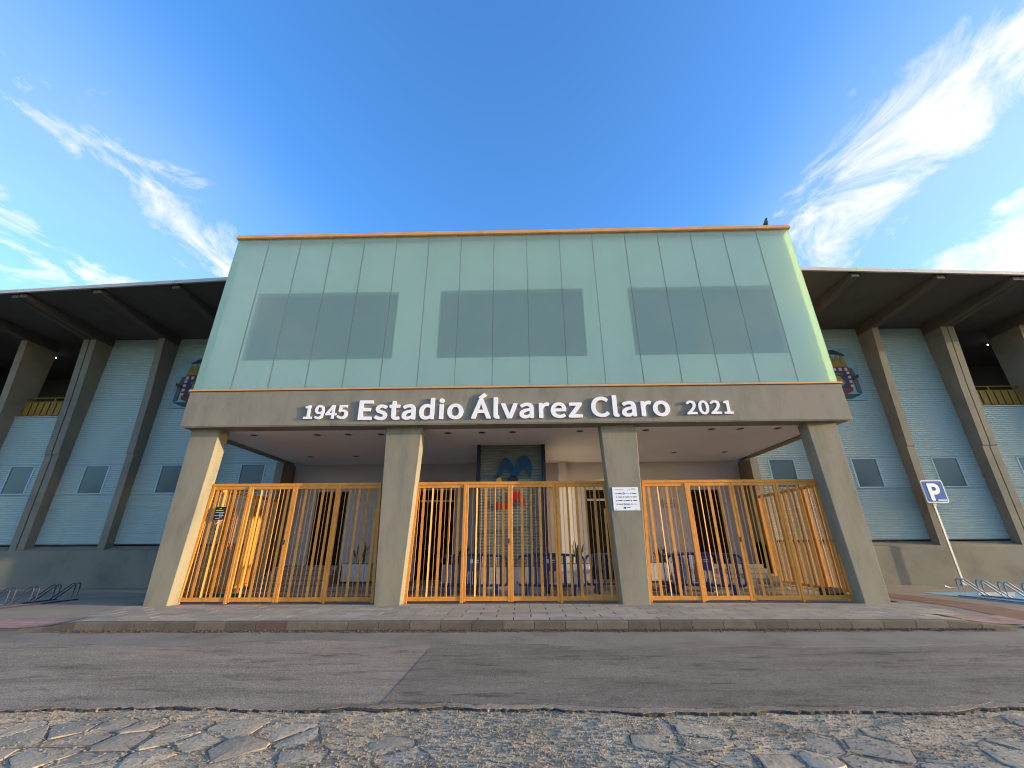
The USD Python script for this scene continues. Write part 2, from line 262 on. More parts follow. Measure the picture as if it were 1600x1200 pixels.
xs = np.concatenate([np.linspace(-70, -8, 60), np.arange(-7.95, 8, 0.035), np.linspace(8, 70, 60)])
FAR = -3.82 + 0.9*wob(xs, 3, 0.55) + 0.12*wob(xs, 5, 4) - 0.28/(1+np.exp(-(xs-1.0)*1.2)) + 0.22*np.exp(-((xs+2.9)/1.2)**2)
NEAR = -6.64 + 0.34*wob(xs, 4, 0.8) + 0.07*wob(xs, 6, 7) + 0.05*wob(xs, 7, 22)
single('road', sheet(xs, FAR, NEAR, ROADZ, 0.03), ASPH, kind='structure')
px_ = np.arange(-1.28, 30, 0.05); nn = np.interp(px_, xs, NEAR); ff = np.interp(px_, xs, FAR) - 0.02
single('road_patch', sheet(px_, ff - 0.02 - 0.03*wob(px_, 9, 5), nn + 0.10 + 0.10*wob(px_, 8, 7), ROADZ + 0.003, 0.004), ASPH2, kind='structure')

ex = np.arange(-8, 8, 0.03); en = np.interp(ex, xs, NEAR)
single('road_edge_tar_and_shade', sheet(ex, en + 0.02, en + 0.005 - 0.16*np.maximum(0, wob(ex, 15, 2.2) + 0.06) - 0.09*np.abs(wob(ex, 16, 18)), ROADZ - 0.004, 0.02, 1), M('edge_tar_and_shade', (0.045, 0.038, 0.032), 0.9, 0.3, 6.0, 0.25, 60, 0.8, 40, 0.008), kind='structure')  # dark ribbon: edge tar, with the shadow line of the asphalt painted in
# broken verge in the foreground: rough mortar with flagstones let into it
VERGE = usdkit.material(stage, '/World/Looks/rough_verge', {
    'g': ('geometry', {}), 'a': ('noise_texture', {'scale': 1.6, 'detail': 8.0, 'roughness': 0.65}), 'r': ('rgb_ramp', {'ramp': [(0.34, (0.20, 0.15, 0.10)), (0.44, (0.32, 0.25, 0.172)), (0.60, (0.43, 0.34, 0.24)), (0.78, (0.52, 0.42, 0.30))]}),
    'v': ('voronoi_texture', {'scale': 62.0}), 'sp': ('separate_color', {}), 'vr': ('rgb_ramp', {'ramp': [(0.0, (0.62, 0.60, 0.58)), (0.5, (0.96, 0.95, 0.93)), (0.85, (1.18, 1.16, 1.12)), (1.0, (1.5, 1.46, 1.4))]}), 'x': ('mix', {'mix_type': 'multiply', 'fac': 1.0}),
    'h': ('noise_texture', {'scale': 40.0, 'detail': 7.0, 'roughness': 0.75}), 'ad': ('math', {'math_type': 'subtract'}), 'bp': ('bump', {'strength': 0.9, 'distance': 0.007}), 'p': ('principled_bsdf', {'roughness': 0.9, 'specular_ior_level': 0.25})},
    [('g.position', 'a.vector'), ('a.fac', 'r.fac'), ('g.position', 'v.vector'), ('v.color', 'sp.color'), ('sp.r', 'vr.fac'), ('r.color', 'x.color1'), ('vr.color', 'x.color2'), ('x.color', 'p.base_color'),
     ('g.position', 'h.vector'), ('h.fac', 'ad.value1'), ('v.distance', 'ad.value2'), ('ad.value', 'bp.height'), ('bp.normal', 'p.normal')], surface='p.BSDF')
def vz(x, y): return np.minimum(ROADZ - 0.007, vz0(x, y))
def vz0(x, y): return ROADZ - 0.022 + 0.030*(meshkit.fbm(np.stack([x*2.2, y*2.2, x*0], -1), 5, 21) - 0.5) + 0.012*(meshkit.fbm(np.stack([x*14, y*14, x*0], -1), 3, 5) - 0.5)
verge = thing('verge', kind='structure')
part(verge, 'rough_ground', MB().grid(np.arange(-6.5, 6.51, 0.04), np.arange(-9.0, -6.2, 0.04), vz), VERGE, smooth=True)
part(verge, 'rough_ground', MB().grid(np.concatenate([np.linspace(-70, -6.5, 60)]), np.linspace(-9.0, -6.2, 8), vz), VERGE, smooth=True)
part(verge, 'rough_ground', MB().grid(np.linspace(6.5, 70, 60), np.linspace(-9.0, -6.2, 8), vz), VERGE, smooth=True)
part(verge, 'rough_ground', MB().grid(np.linspace(-70, 70, 80), np.linspace(-24, -9.0, 20), vz), VERGE, smooth=True)
STONE = [M(f'flagstone_{k}', c, 0.8, 0.25, 3.0, 0.12, 40, 0.7, 22, 0.012) for k, c in zip('abcd', ((0.31, 0.248, 0.182), (0.35, 0.28, 0.20), (0.275, 0.225, 0.17), (0.38, 0.305, 0.22)))]
r2 = random.Random(11); pts = []
for gx in np.arange(-6.4, 6.4, 0.40):
    for gy in np.arange(-9.2, -6.4, 0.27): pts.append((gx + r2.uniform(-.19, .19), gy + r2.uniform(-.12, .12)))
vor = Voronoi(pts); joint = MB()
def stone_here(x, y):
    e = -6.72 + 0.3*math.sin(x*1.7)*0.2
    if y > e - 0.22: return False
    m = meshkit.fbm(np.array([[x*0.9, y*1.3, 4.0]]), 3, 31)[0]
    if -1.55 < x < -0.05: return y < -7.3 and m > 0.54
    if -0.05 <= x < 1.0: return False
    return m > 0.33
for i, (x, y) in enumerate(pts):
    reg = vor.regions[vor.point_region[i]]
    if -1 in reg or not reg or not stone_here(x, y) or y < -8.9 or abs(x) > 5.6: continue
    pg = Polygon(vor.vertices[reg]).buffer(-r2.uniform(0.006, 0.024)).buffer(-0.02, join_style=1).buffer(0.02, quad_segs=2)
    if pg.is_empty or pg.geom_type != 'Polygon' or pg.area < 0.012: continue
    c = np.array(pg.exterior.coords)[:-1]; c = c + np.array([[r2.uniform(-.012, .012), r2.uniform(-.012, .012)] for _ in c])
    zt = float(vz(np.array([x]), np.array([y]))[0]) + r2.uniform(-0.001, 0.007); tx, ty = r2.uniform(-.02, .02), r2.uniform(-.02, .02); cx, cy = c.mean(0); n = len(c); V, F = [], []
    for k, (s, dz) in enumerate(((1.0, -0.06), (1.0, -0.007), (0.95, 0.0))):
        V += [(cx+(a-cx)*s, cy+(b-cy)*s, zt + dz + (a-cx)*tx + (b-cy)*ty + (r2.uniform(-.004, .004) if k else 0)) for a, b in c]
    V.append((cx, cy, zt + r2.uniform(-0.004, 0.005)))
    F = [(k*n+j, k*n+(j+1) % n, (k+1)*n+(j+1) % n) for k in (0, 1) for j in range(n)] + [(k*n+j, (k+1)*n+(j+1) % n, (k+1)*n+j) for k in (0, 1) for j in range(n)] + [(2*n+j, 2*n+(j+1) % n, 3*n) for j in range(n)]
    jr = np.array(pg.buffer(r2.uniform(.004, .016), quad_segs=2).exterior.coords)[:-1]; jm = len(jr); jz = np.maximum(vz(jr[:, 0], jr[:, 1]) + .002, zt - .012)
    joint.add(np.vstack([np.column_stack([jr, jz]), [[cx, cy, zt - .03]]]), [(j, (j+1) % jm, jm) for j in range(jm)])
    part(verge, 'flagstone', MB().add(V, F), STONE[r2.randrange(4)], smooth=40)
part(verge, 'joint_dirt', joint, M('joint_dirt', (0.135, 0.108, 0.080), 0.95, 0.35, 9.0, 0.25, 60, 0.8, 40, 0.008), kind='stuff')
# loose gravel and grit
def pebbles(n, place, rmin, rmax, seed):
    r = np.random.default_rng(seed); base = trimesh.creation.icosphere(subdivisions=0); V, F = [], []
    for k in range(n):
        x, y, z = place(r); s = r.uniform(rmin, rmax) * np.array([r.uniform(.7, 1.3), r.uniform(.7, 1.3), r.uniform(.35, .8)]); v = base.vertices * s * r.uniform(.75, 1.25, (12, 1)); a = r.uniform(0, 6.28)
        v = v @ np.array([[math.cos(a), -math.sin(a), 0], [math.sin(a), math.cos(a), 0], [0, 0, 1]]); V.append(v + (x, y, z)); F.append(base.faces + 12*k)
    return MB().add(np.vstack(V), np.vstack(F))
def onverge(r):
    x = r.uniform(-4.6, 4.6) if r.random() < .6 else r.normal(0.2, 1.0); y = r.uniform(-8.3, -6.55); return x, y, float(vz(np.array([x]), np.array([y]))[0]) + 0.003
GRAV = usdkit.material(stage, '/World/Looks/gravel', {'g': ('geometry', {}), 'r': ('rgb_ramp', {'ramp': [(0.0, (0.18, 0.145, 0.11)), (0.5, (0.31, 0.25, 0.18)), (0.85, (0.42, 0.35, 0.26)), (1.0, (0.56, 0.49, 0.39))]}), 'p': ('principled_bsdf', {'roughness': 0.85})},
    [('g.random_per_island', 'r.fac'), ('r.color', 'p.base_color')], surface='p.BSDF')
single('gravel', pebbles(7000, onverge, 0.004, 0.013, 3), GRAV, 'loose pale gravel strewn over the broken verge', 'gravel', kind='stuff')
def onedge(r):
    x = r.uniform(-8.6, 8.6); return x, -2.66 - abs(r.normal(0, .09)), ROADZ + 0.002
LIT = usdkit.material(stage, '/World/Looks/litter', {'g': ('geometry', {}), 'r': ('rgb_ramp', {'ramp': [(0.0, (0.07, 0.045, 0.025)), (0.6, (0.20, 0.14, 0.08)), (1.0, (0.34, 0.26, 0.16))]}), 'p': ('principled_bsdf', {'roughness': 0.9})},
    [('g.random_per_island', 'r.fac'), ('r.color', 'p.base_color')], surface='p.BSDF')
single('leaf_litter', pebbles(3500, onedge, 0.006, 0.022, 4), LIT, 'brown grit and dry leaf litter gathered along the foot of the kerb', 'litter', kind='stuff')
dx = np.arange(-9.0, 9.0, 0.06)
single('gutter_dirt', sheet(dx, np.full(len(dx), -2.61), -2.80 + 0.26*wob(dx, 12, 1.5) - 0.06, ROADZ - 0.001, 0.004, 1), M('gutter_dirt', (0.125, 0.088, 0.058), 0.95, 0.3, 4.0, 0.25, 40, 0.8, 30, 0.01), kind='structure')

# pavement in front of the entrance: concrete tiles laid in a running bond; kerb stones
def drop(x):   # the kerb dips at both ends
    a = np.abs(np.asarray(x, float) + 0.15); t = np.clip((a - 8.2)/1.1, 0, 1); return -0.105*t*t*(3-2*t)
def zg(x, y): return drop(x)*np.clip((-0.9 - y)/1.6, 0, 1)
pav = thing('pavement', kind='structure')
part(pav, 'bedding', MB().grid(np.linspace(-9.5, 9.3, 95), np.linspace(-2.47, 0.2, 14), lambda x, y: zg(x, y) - 0.012), MORTAR)
tw, tl = 0.345, 0.70; r3 = random.Random(5); row = 0; y = -2.46
while y < -0.05:
    x = -9.5 + (0.35 if row % 2 else 0.0) - 0.35; y1 = min(y + tw, 0.12)
    while x < 9.3:
        a, b = max(x, -9.5), min(x + tl, 9.3)
        if b - a > 0.05:
            g = r3.uniform(0.008, 0.013); z = r3.uniform(-0.001, 0.001); t = [r3.uniform(-.001, .001) for _ in range(4)]
            V = [(px, py, float(zg(px, py)) + z + (t[k] if zz == 0 else -0.03)) for zz in (0, 1) for k, (px, py) in enumerate(((a+g, y+g), (b-g, y+g), (b-g, y1-g), (a+g, y1-g)))]
            part(pav, 'paving_tile', MB().add(V, [(0, 1, 2, 3), (4, 5, 1, 0), (5, 6, 2, 1), (6, 7, 3, 2), (7, 4, 0, 3)]), TILE[r3.choice((0, 0, 1, 1, 2, 3))])
        x += tl
    y += tw; row += 1
kerb = thing('kerb', kind='structure')
x = -9.6
while x < 9.3:
    a, b = x + 0.004, x + 0.581; V = []
    for px in (a, b):
        h = float(drop(px)); V += [(px, -2.62, ROADZ-0.05), (px, -2.612, h-0.022), (px, -2.594, h-0.003), (px, -2.47, h+0.001), (px, -2.47, ROADZ-0.05)]
    m = MB().add(V, [(0, 5, 6, 1), (1, 6, 7, 2), (2, 7, 8, 3), (3, 8, 9, 4)]); m.f.append(np.array([(0, 1, 2), (0, 2, 3), (0, 3, 4), (7, 6, 5), (8, 7, 5), (9, 8, 5)]))
    part(kerb, 'kerb_stone', m, KERBR if (-5.2 < x < -4.4 or -3.75 < x < -3.3) else KERB[r3.randrange(3)])
    x += 0.585
# plazas left and right of the entrance
TACT = lambda name, c: usdkit.material(stage, '/World/Looks/' + name, {
    'g': ('geometry', {}), 'b': ('brick_texture', {'scale': 1.0, 'offset': 0.0, 'brick_width': 0.2, 'row_height': 0.2, 'mortar_size': 0.006, 'color1': c, 'color2': tuple(np.array(c)*0.85), 'mortar': tuple(np.array(c)*0.45)}),
    'v': ('voronoi_texture', {'scale': 22.0, 'randomness': 0.0}), 'n': ('noise_texture', {'scale': 2.0, 'detail': 5.0}), 'm': ('map_range', {'from_min': 0.3, 'from_max': 0.7, 'to_min': 0.75, 'to_max': 1.2}), 'cc': ('combine_color', {}),
    'x': ('mix', {'mix_type': 'multiply', 'fac': 1.0}), 'bp': ('bump', {'strength': 0.7, 'distance': 0.006, 'invert': True}), 'p': ('principled_bsdf', {'roughness': 0.9, 'specular_ior_level': 0.25})},
    [('g.position', 'b.vector'), ('g.position', 'v.vector'), ('v.distance', 'bp.height'), ('bp.normal', 'p.normal'), ('g.position', 'n.vector'), ('n.fac', 'm.value'), ('m.result', 'cc.r'), ('m.result', 'cc.g'), ('m.result', 'cc.b'),
     ('b.color', 'x.color1'), ('cc.color', 'x.color2'), ('x.color', 'p.base_color')], surface='p.BSDF')
PINK = TACT('pink_tactile_paving', (0.33, 0.205, 0.18))
for s in (-1, 1):
    xe = np.linspace(9.3, 11.5, 12) if s > 0 else np.linspace(-11.9, -9.5, 12)
    xo = np.linspace(11.5, 70, 30) if s > 0 else np.linspace(-70, -11.9, 30)
    for q in (xe, xo):
        single('plaza', MB().grid(q, np.concatenate([np.linspace(-2.62, -0.9, 9), [0.2, 2, 4.8]]), lambda x, y: zg(x, y) - 0.001), PLAZA, kind='structure')
    single('plaza_edge', MB().grid(np.concatenate([xe, xo]) if s > 0 else np.concatenate([xo, xe]), [-2.70, -2.62], lambda x, y: np.where(y < -2.65, ROADZ - 0.02, drop(x) - 0.001)), KERB[1], kind='structure')
single('red_paving', MB().grid(np.linspace(9.75, 10.7, 4), np.concatenate([np.linspace(-2.1, -0.9, 7), [0.5, 2.3]]), lambda x, y: zg(x, y) + 0.004), REDP, kind='structure')
single('tactile_paving', MB().grid(np.linspace(8.5, 9.745, 8), np.linspace(-2.46, -1.75, 6), lambda x, y: zg(x, y) + 0.012), PINK, kind='structure')
single('tactile_paving', MB().grid(np.linspace(10.705, 13, 8), np.linspace(-2.6, -1.6, 6), lambda x, y: zg(x, y) + 0.004), PINK, kind='structure')
single('tactile_paving', MB().grid(np.linspace(-12.5, -8.9, 18), np.linspace(-2.6, -1.75, 6), lambda x, y: zg(x, y) + 0.012), PINK, kind='structure')
single('blue_marking', MB().grid([11.7, 17], [-0.9, 2.1], lambda x, y: x*0 + 0.004), BLUEP, kind='structure')
single('white_marking', MB().add([(12.45, 1.25, .008), (13.15, 1.0, .008), (14.2, 1.95, .008), (13.3, 2.06, .008)], [(0, 1, 2, 3)]), WHITEP, kind='structure')

# ---------------------------------------------------------------- the entrance building
ent = thing('entrance_building', 'grey entrance block with a pale green glass upper storey and four tapering columns', 'building', (0, 0, 0))
XL, XR, BZ0, BZ1 = -9.35, 9.13, 4.45, 5.49
part(ent, 'beam', MB().bev(XL, XR, -0.58, -0.02, BZ0, BZ1, 0.012), CONC)
part(ent, 'drip_edge', MB().box(XL+.01, XR-.01, -0.572, -0.545, BZ0-0.02, BZ0-0.003), CONC)
for s, xx in ((0, XL), (1, XR-0.25)): part(ent, 'side_beam', MB().box(xx, xx+0.25, -0.019, 4.55, BZ0, BZ1), CONC)
COLS = [((-9.13, -8.53), (-9.19, -8.37)), ((-3.46, -2.83), (-3.63, -2.62)), ((2.53, 3.18), (2.37, 3.36)), ((8.23, 8.83), (8.05, 8.85))]
for b, t in COLS: part(ent, 'column', MB().frustum(b, t, -0.33, 0.075, -0.02, BZ0+0.002), CONC_C)
part(ent, 'ceiling', MB().box(XL+.252, XR-.252, -0.018, 5.49, 4.50, 4.56), CEIL)
for (px, py) in [(-7.985, .593), (-6.054, .64), (-5.102, .638), (-4.104, .64), (-7.80, 3.8), (-6.07, 3.8), (-2.05, .576), (-1.02, .56), (-.094, .546), (1.917, .52), (3.87, .492), (5.789, .45), (6.63, .45), (7.72, .44), (5.81, 3.7), (7.65, 3.68)]:
    a = np.arange(20)*2*PI/20; ring = Polygon([(px+.115*math.cos(t), py+.115*math.sin(t)) for t in a], [[(px+.09*math.cos(t), py+.09*math.sin(t)) for t in a]])
    d = part(ent, 'downlight', MB().prism(ring, 'z', 4.492, 4.4995), STEEL); part(d, 'recess', MB().prism(Polygon([(px+.09*math.cos(t), py+.09*math.sin(t)) for t in a]), 'z', 4.4965, 4.4995), DOORF)
# upper storey: inner wall with three windows behind the frosted glass
GX0, GX1, GZ0, GZ1 = -9.335, 9.10, 5.535, 11.0
INNER = M('inner_render', (0.70, 0.72, 0.69), 0.8, 0.05, 0.5, 0.02)
wins = [(-8.33, -3.73), (-2.38, 2.19), (3.62, 8.16)]; wx = [GX0+.02] + [c for w in wins for c in w] + [GX1-.02]; WZ0, WZ1 = 6.60, 9.0
wm = MB().box(GX0+.02, GX1-.02, -0.28, 0.0, 5.50, WZ0).box(GX0+.02, GX1-.02, -0.28, 0.0, WZ1, GZ1)
for k in range(0, 8, 2): wm.box(wx[k], wx[k+1], -0.28, 0.0, WZ0, WZ1)
part(ent, 'inner_wall', wm, INNER)
for a, b in wins:
    w = part(ent, 'window', MB().box(a, b, -0.08, -0.06, WZ0, WZ1), flat('window_dark_' + str(int(a*10+200)), (0.035, 0.06, 0.062), 0.7))
    fm = MB()
    for xx in (a+.03, (a+b)/2, b-.03): fm.box(xx-.03, xx+.03, -0.12, -0.081, WZ0, WZ1)
    part(w, 'frame', fm, M('window_frame', (.045, .07, .07), .7) if a < -5 else stage_mat('window_frame'))
gp = (GX1-GX0)/17
for k in range(17): part(ent, 'glass_panel', MB().bev(GX0+k*gp+0.006, GX0+(k+1)*gp-0.006, -0.53, -0.512, GZ0, GZ1, 0.003), GLASS)
for k in range(1, 17): part(ent, 'glazing_bar', MB().box(GX0+k*gp-0.0045, GX0+k*gp+0.0045, -0.527, -0.48, GZ0, GZ1), M('glazing_bar', (0.20, 0.17, 0.11), 0.5) if k == 1 else stage_mat('glazing_bar'))
for xx in (GX0+.001, GX1-.019): part(ent, 'side_glass', MB().box(xx, xx+.018, -0.509, -0.281, GZ0, GZ1), SIDEG)
part(ent, 'roof_cap', MB().bev(GX0-.03, GX1+.03, -0.60, 0.3, GZ1+.003, GZ1+.155, 0.01), YELT)
part(ent, 'cap_lip', MB().box(GX0-.035, GX1+.035, -0.612, -0.602, GZ1+.02, GZ1+.09), YELT)
part(ent, 'lower_trim', MB().bev(XL-.03, XR+.03, -0.615, 0.2, BZ1+.003, BZ1+.030, 0.004).bev(XL-.03, XR+.03, -0.600, 0.2, BZ1+.031, BZ1+.06, 0.004), YELT)
for xx in (GX0+.02, GX1-.17): part(ent, 'side_wall', MB().box(xx, xx+.15, 0.001, 5.2, 5.5, GZ1), CONC)
part(ent, 'flat_roof', MB().box(GX0, GX1, 0.301, 9, 10.9, 11.05), RAW)
# porch: rear wall, doors, steps
WY = 5.5; doors = [(-8.13, -6.86, .68, 3.42), (-3.99, -2.5, .13, 3.44), (2.72, 4.2, .13, 3.4), (6.68, 8.02, .68, 3.38)]
edges = [-9.3] + [c for d in doors for c in d[:2]] + [9.1]; wm = MB()
for k in range(0, 10, 2): wm.box(edges[k], edges[k+1], WY, WY+.2, 0, 4.55)
for a, b, z0, z1 in doors: wm.box(a, b, WY, WY+.2, z1, 4.55).box(a, b, WY, WY+.2, 0, z0)
part(ent, 'rear_wall', wm, WALL)
for a, b, z0, z1 in doors:
    f = MB().box(a, a+.05, WY+.02, WY+.1, z0, z1).box(b-.05, b, WY+.02, WY+.1, z0, z1).box(a+.051, b-.051, WY+.02, WY+.1, z1-.06, z1)
    d = part(ent, 'door_frame', f, DOORF)
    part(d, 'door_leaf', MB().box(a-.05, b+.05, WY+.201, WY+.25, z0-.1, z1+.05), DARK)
    if z0 < .2: part(d, 'transom', MB().box(a+.052, b-.052, WY+.05, WY+.11, 2.98, 3.06), WALL)
for xx in (-2.0, 1.66): part(ent, 'pilaster', MB().box(xx, xx+.34, WY-.28, WY-.001, 0, 4.499), WALL)
part(ent, 'porch_floor', MB().box(-9.3, 9.1, 0.121, 5.49, -0.03, 0.0), M('porch_floor', (0.27, 0.235, 0.195), 0.85, 0.2, 1.5, 0.1, 50))
STEP = M('step_stone', (0.24, 0.22, 0.20), 0.85, 0.15, 2.0, 0.1, 50)
part(ent, 'step', MB().bev(-8.6, 8.5, 3.0, 5.49, 0.002, 0.13, 0.01), STEP)
for x0, x1 in ((-8.85, -6.5), (6.35, 8.65)):
    for k in range(4): part(ent, 'step', MB().bev(x0, x1, 3.55+.33*k, 5.485, 0.131+.137*k, 0.131+.137*(k+1)-.001, 0.008), STEP)
for xx in (-9.5, 9.0): part(ent, 'porch_pier', MB().box(xx, xx+.29, 4.56, 5.495, 0, 4.449), RAW)

# roller shutter with the two-coloured wave mark
tw_ = thing('shutter_kiosk', 'grey roller shutter between navy posts under the porch, with a blue and red wave mark', 'shutter', (-.12, 2.2, 0))
for a in (-1.32, .84):
    part(tw_, 'post', MB().box(a, a+.115, 2.16, 2.32, 0.0, 4.499), NAVY)
sm = MB(); z = .72
while z < 4.43: sm.prism([(2.235, z), (2.222, z+.03), (2.235, z+.088), (2.27, z+.088), (2.27, z)], 'x', -1.2, .835); z += .095
part(tw_, 'shutter', sm, SHUT); part(tw_, 'base_wall', MB().box(-1.2, .835, 2.21, 2.3, 0.0, .715), WALL)
part(tw_, 'side_wall', MB().box(-1.31, -1.2, 2.33, 5.2, 0, 4.499).box(.845, .945, 2.33, 5.2, 0, 4.499), WALL)
def swoosh(pts, w):
    from shapely.geometry import LineString
    t = np.linspace(0, 1, len(pts)); tt = np.linspace(0, 1, 60); p = np.array(pts, float)
    from scipy.interpolate import CubicSpline
    c = CubicSpline(t, p)(tt); d = np.gradient(c, axis=0); nrm = np.stack([-d[:, 1], d[:, 0]], 1); nrm /= np.linalg.norm(nrm, axis=1, keepdims=True); ww = np.interp(tt, np.linspace(0, 1, len(w)), w)[:, None]/2
    return Polygon(np.vstack([c + nrm*ww, (c - nrm*ww)[::-1]])).buffer(0)
def wave(poly, y0): 
    m = MB()
    for g in getattr(poly, 'geoms', [poly]): m.prism(g, 'y', y0-.02, y0)
    return m
EB, ER, EY = flat('mark_blue', (0.004, 0.05, 0.15), .5), flat('mark_red', (0.33, 0.010, 0.008), .4), flat('mark_yellow', (0.65, 0.42, 0.03), .4)
part(tw_, 'blue_wave', wave(swoosh([(-.74, 3.46), (-.52, 3.62), (-.36, 3.93), (-.14, 3.62), (.02, 3.60), (.2, 3.98), (.38, 3.80), (.40, 3.40)], [.03, .16, .24, .22, .22, .26, .26, .05]), 2.2), EB)
part(tw_, 'red_wave', wave(swoosh([(-.72, 2.72), (-.55, 2.50), (-.28, 2.56), (-.05, 2.84), (.12, 2.78), (.16, 2.52)], [.04, .14, .2, .22, .2, .16]), 2.2), ER)
part(tw_, 'dark_dot', wave(Polygon([(-.13+.17*math.cos(t), 3.33+.13*math.sin(t)) for t in np.arange(24)*PI/12]), 2.2), NAVY)
part(tw_, 'yellow_dot', wave(Polygon([(-.58+.09*math.cos(t), 3.28+.15*math.sin(t)) for t in np.arange(24)*PI/12]), 2.2), EY)
part(tw_, 'yellow_dot', wave(swoosh([(.05, 3.17), (.25, 3.20), (.42, 3.18)], [.02, .06, .02]), 2.2), EY)

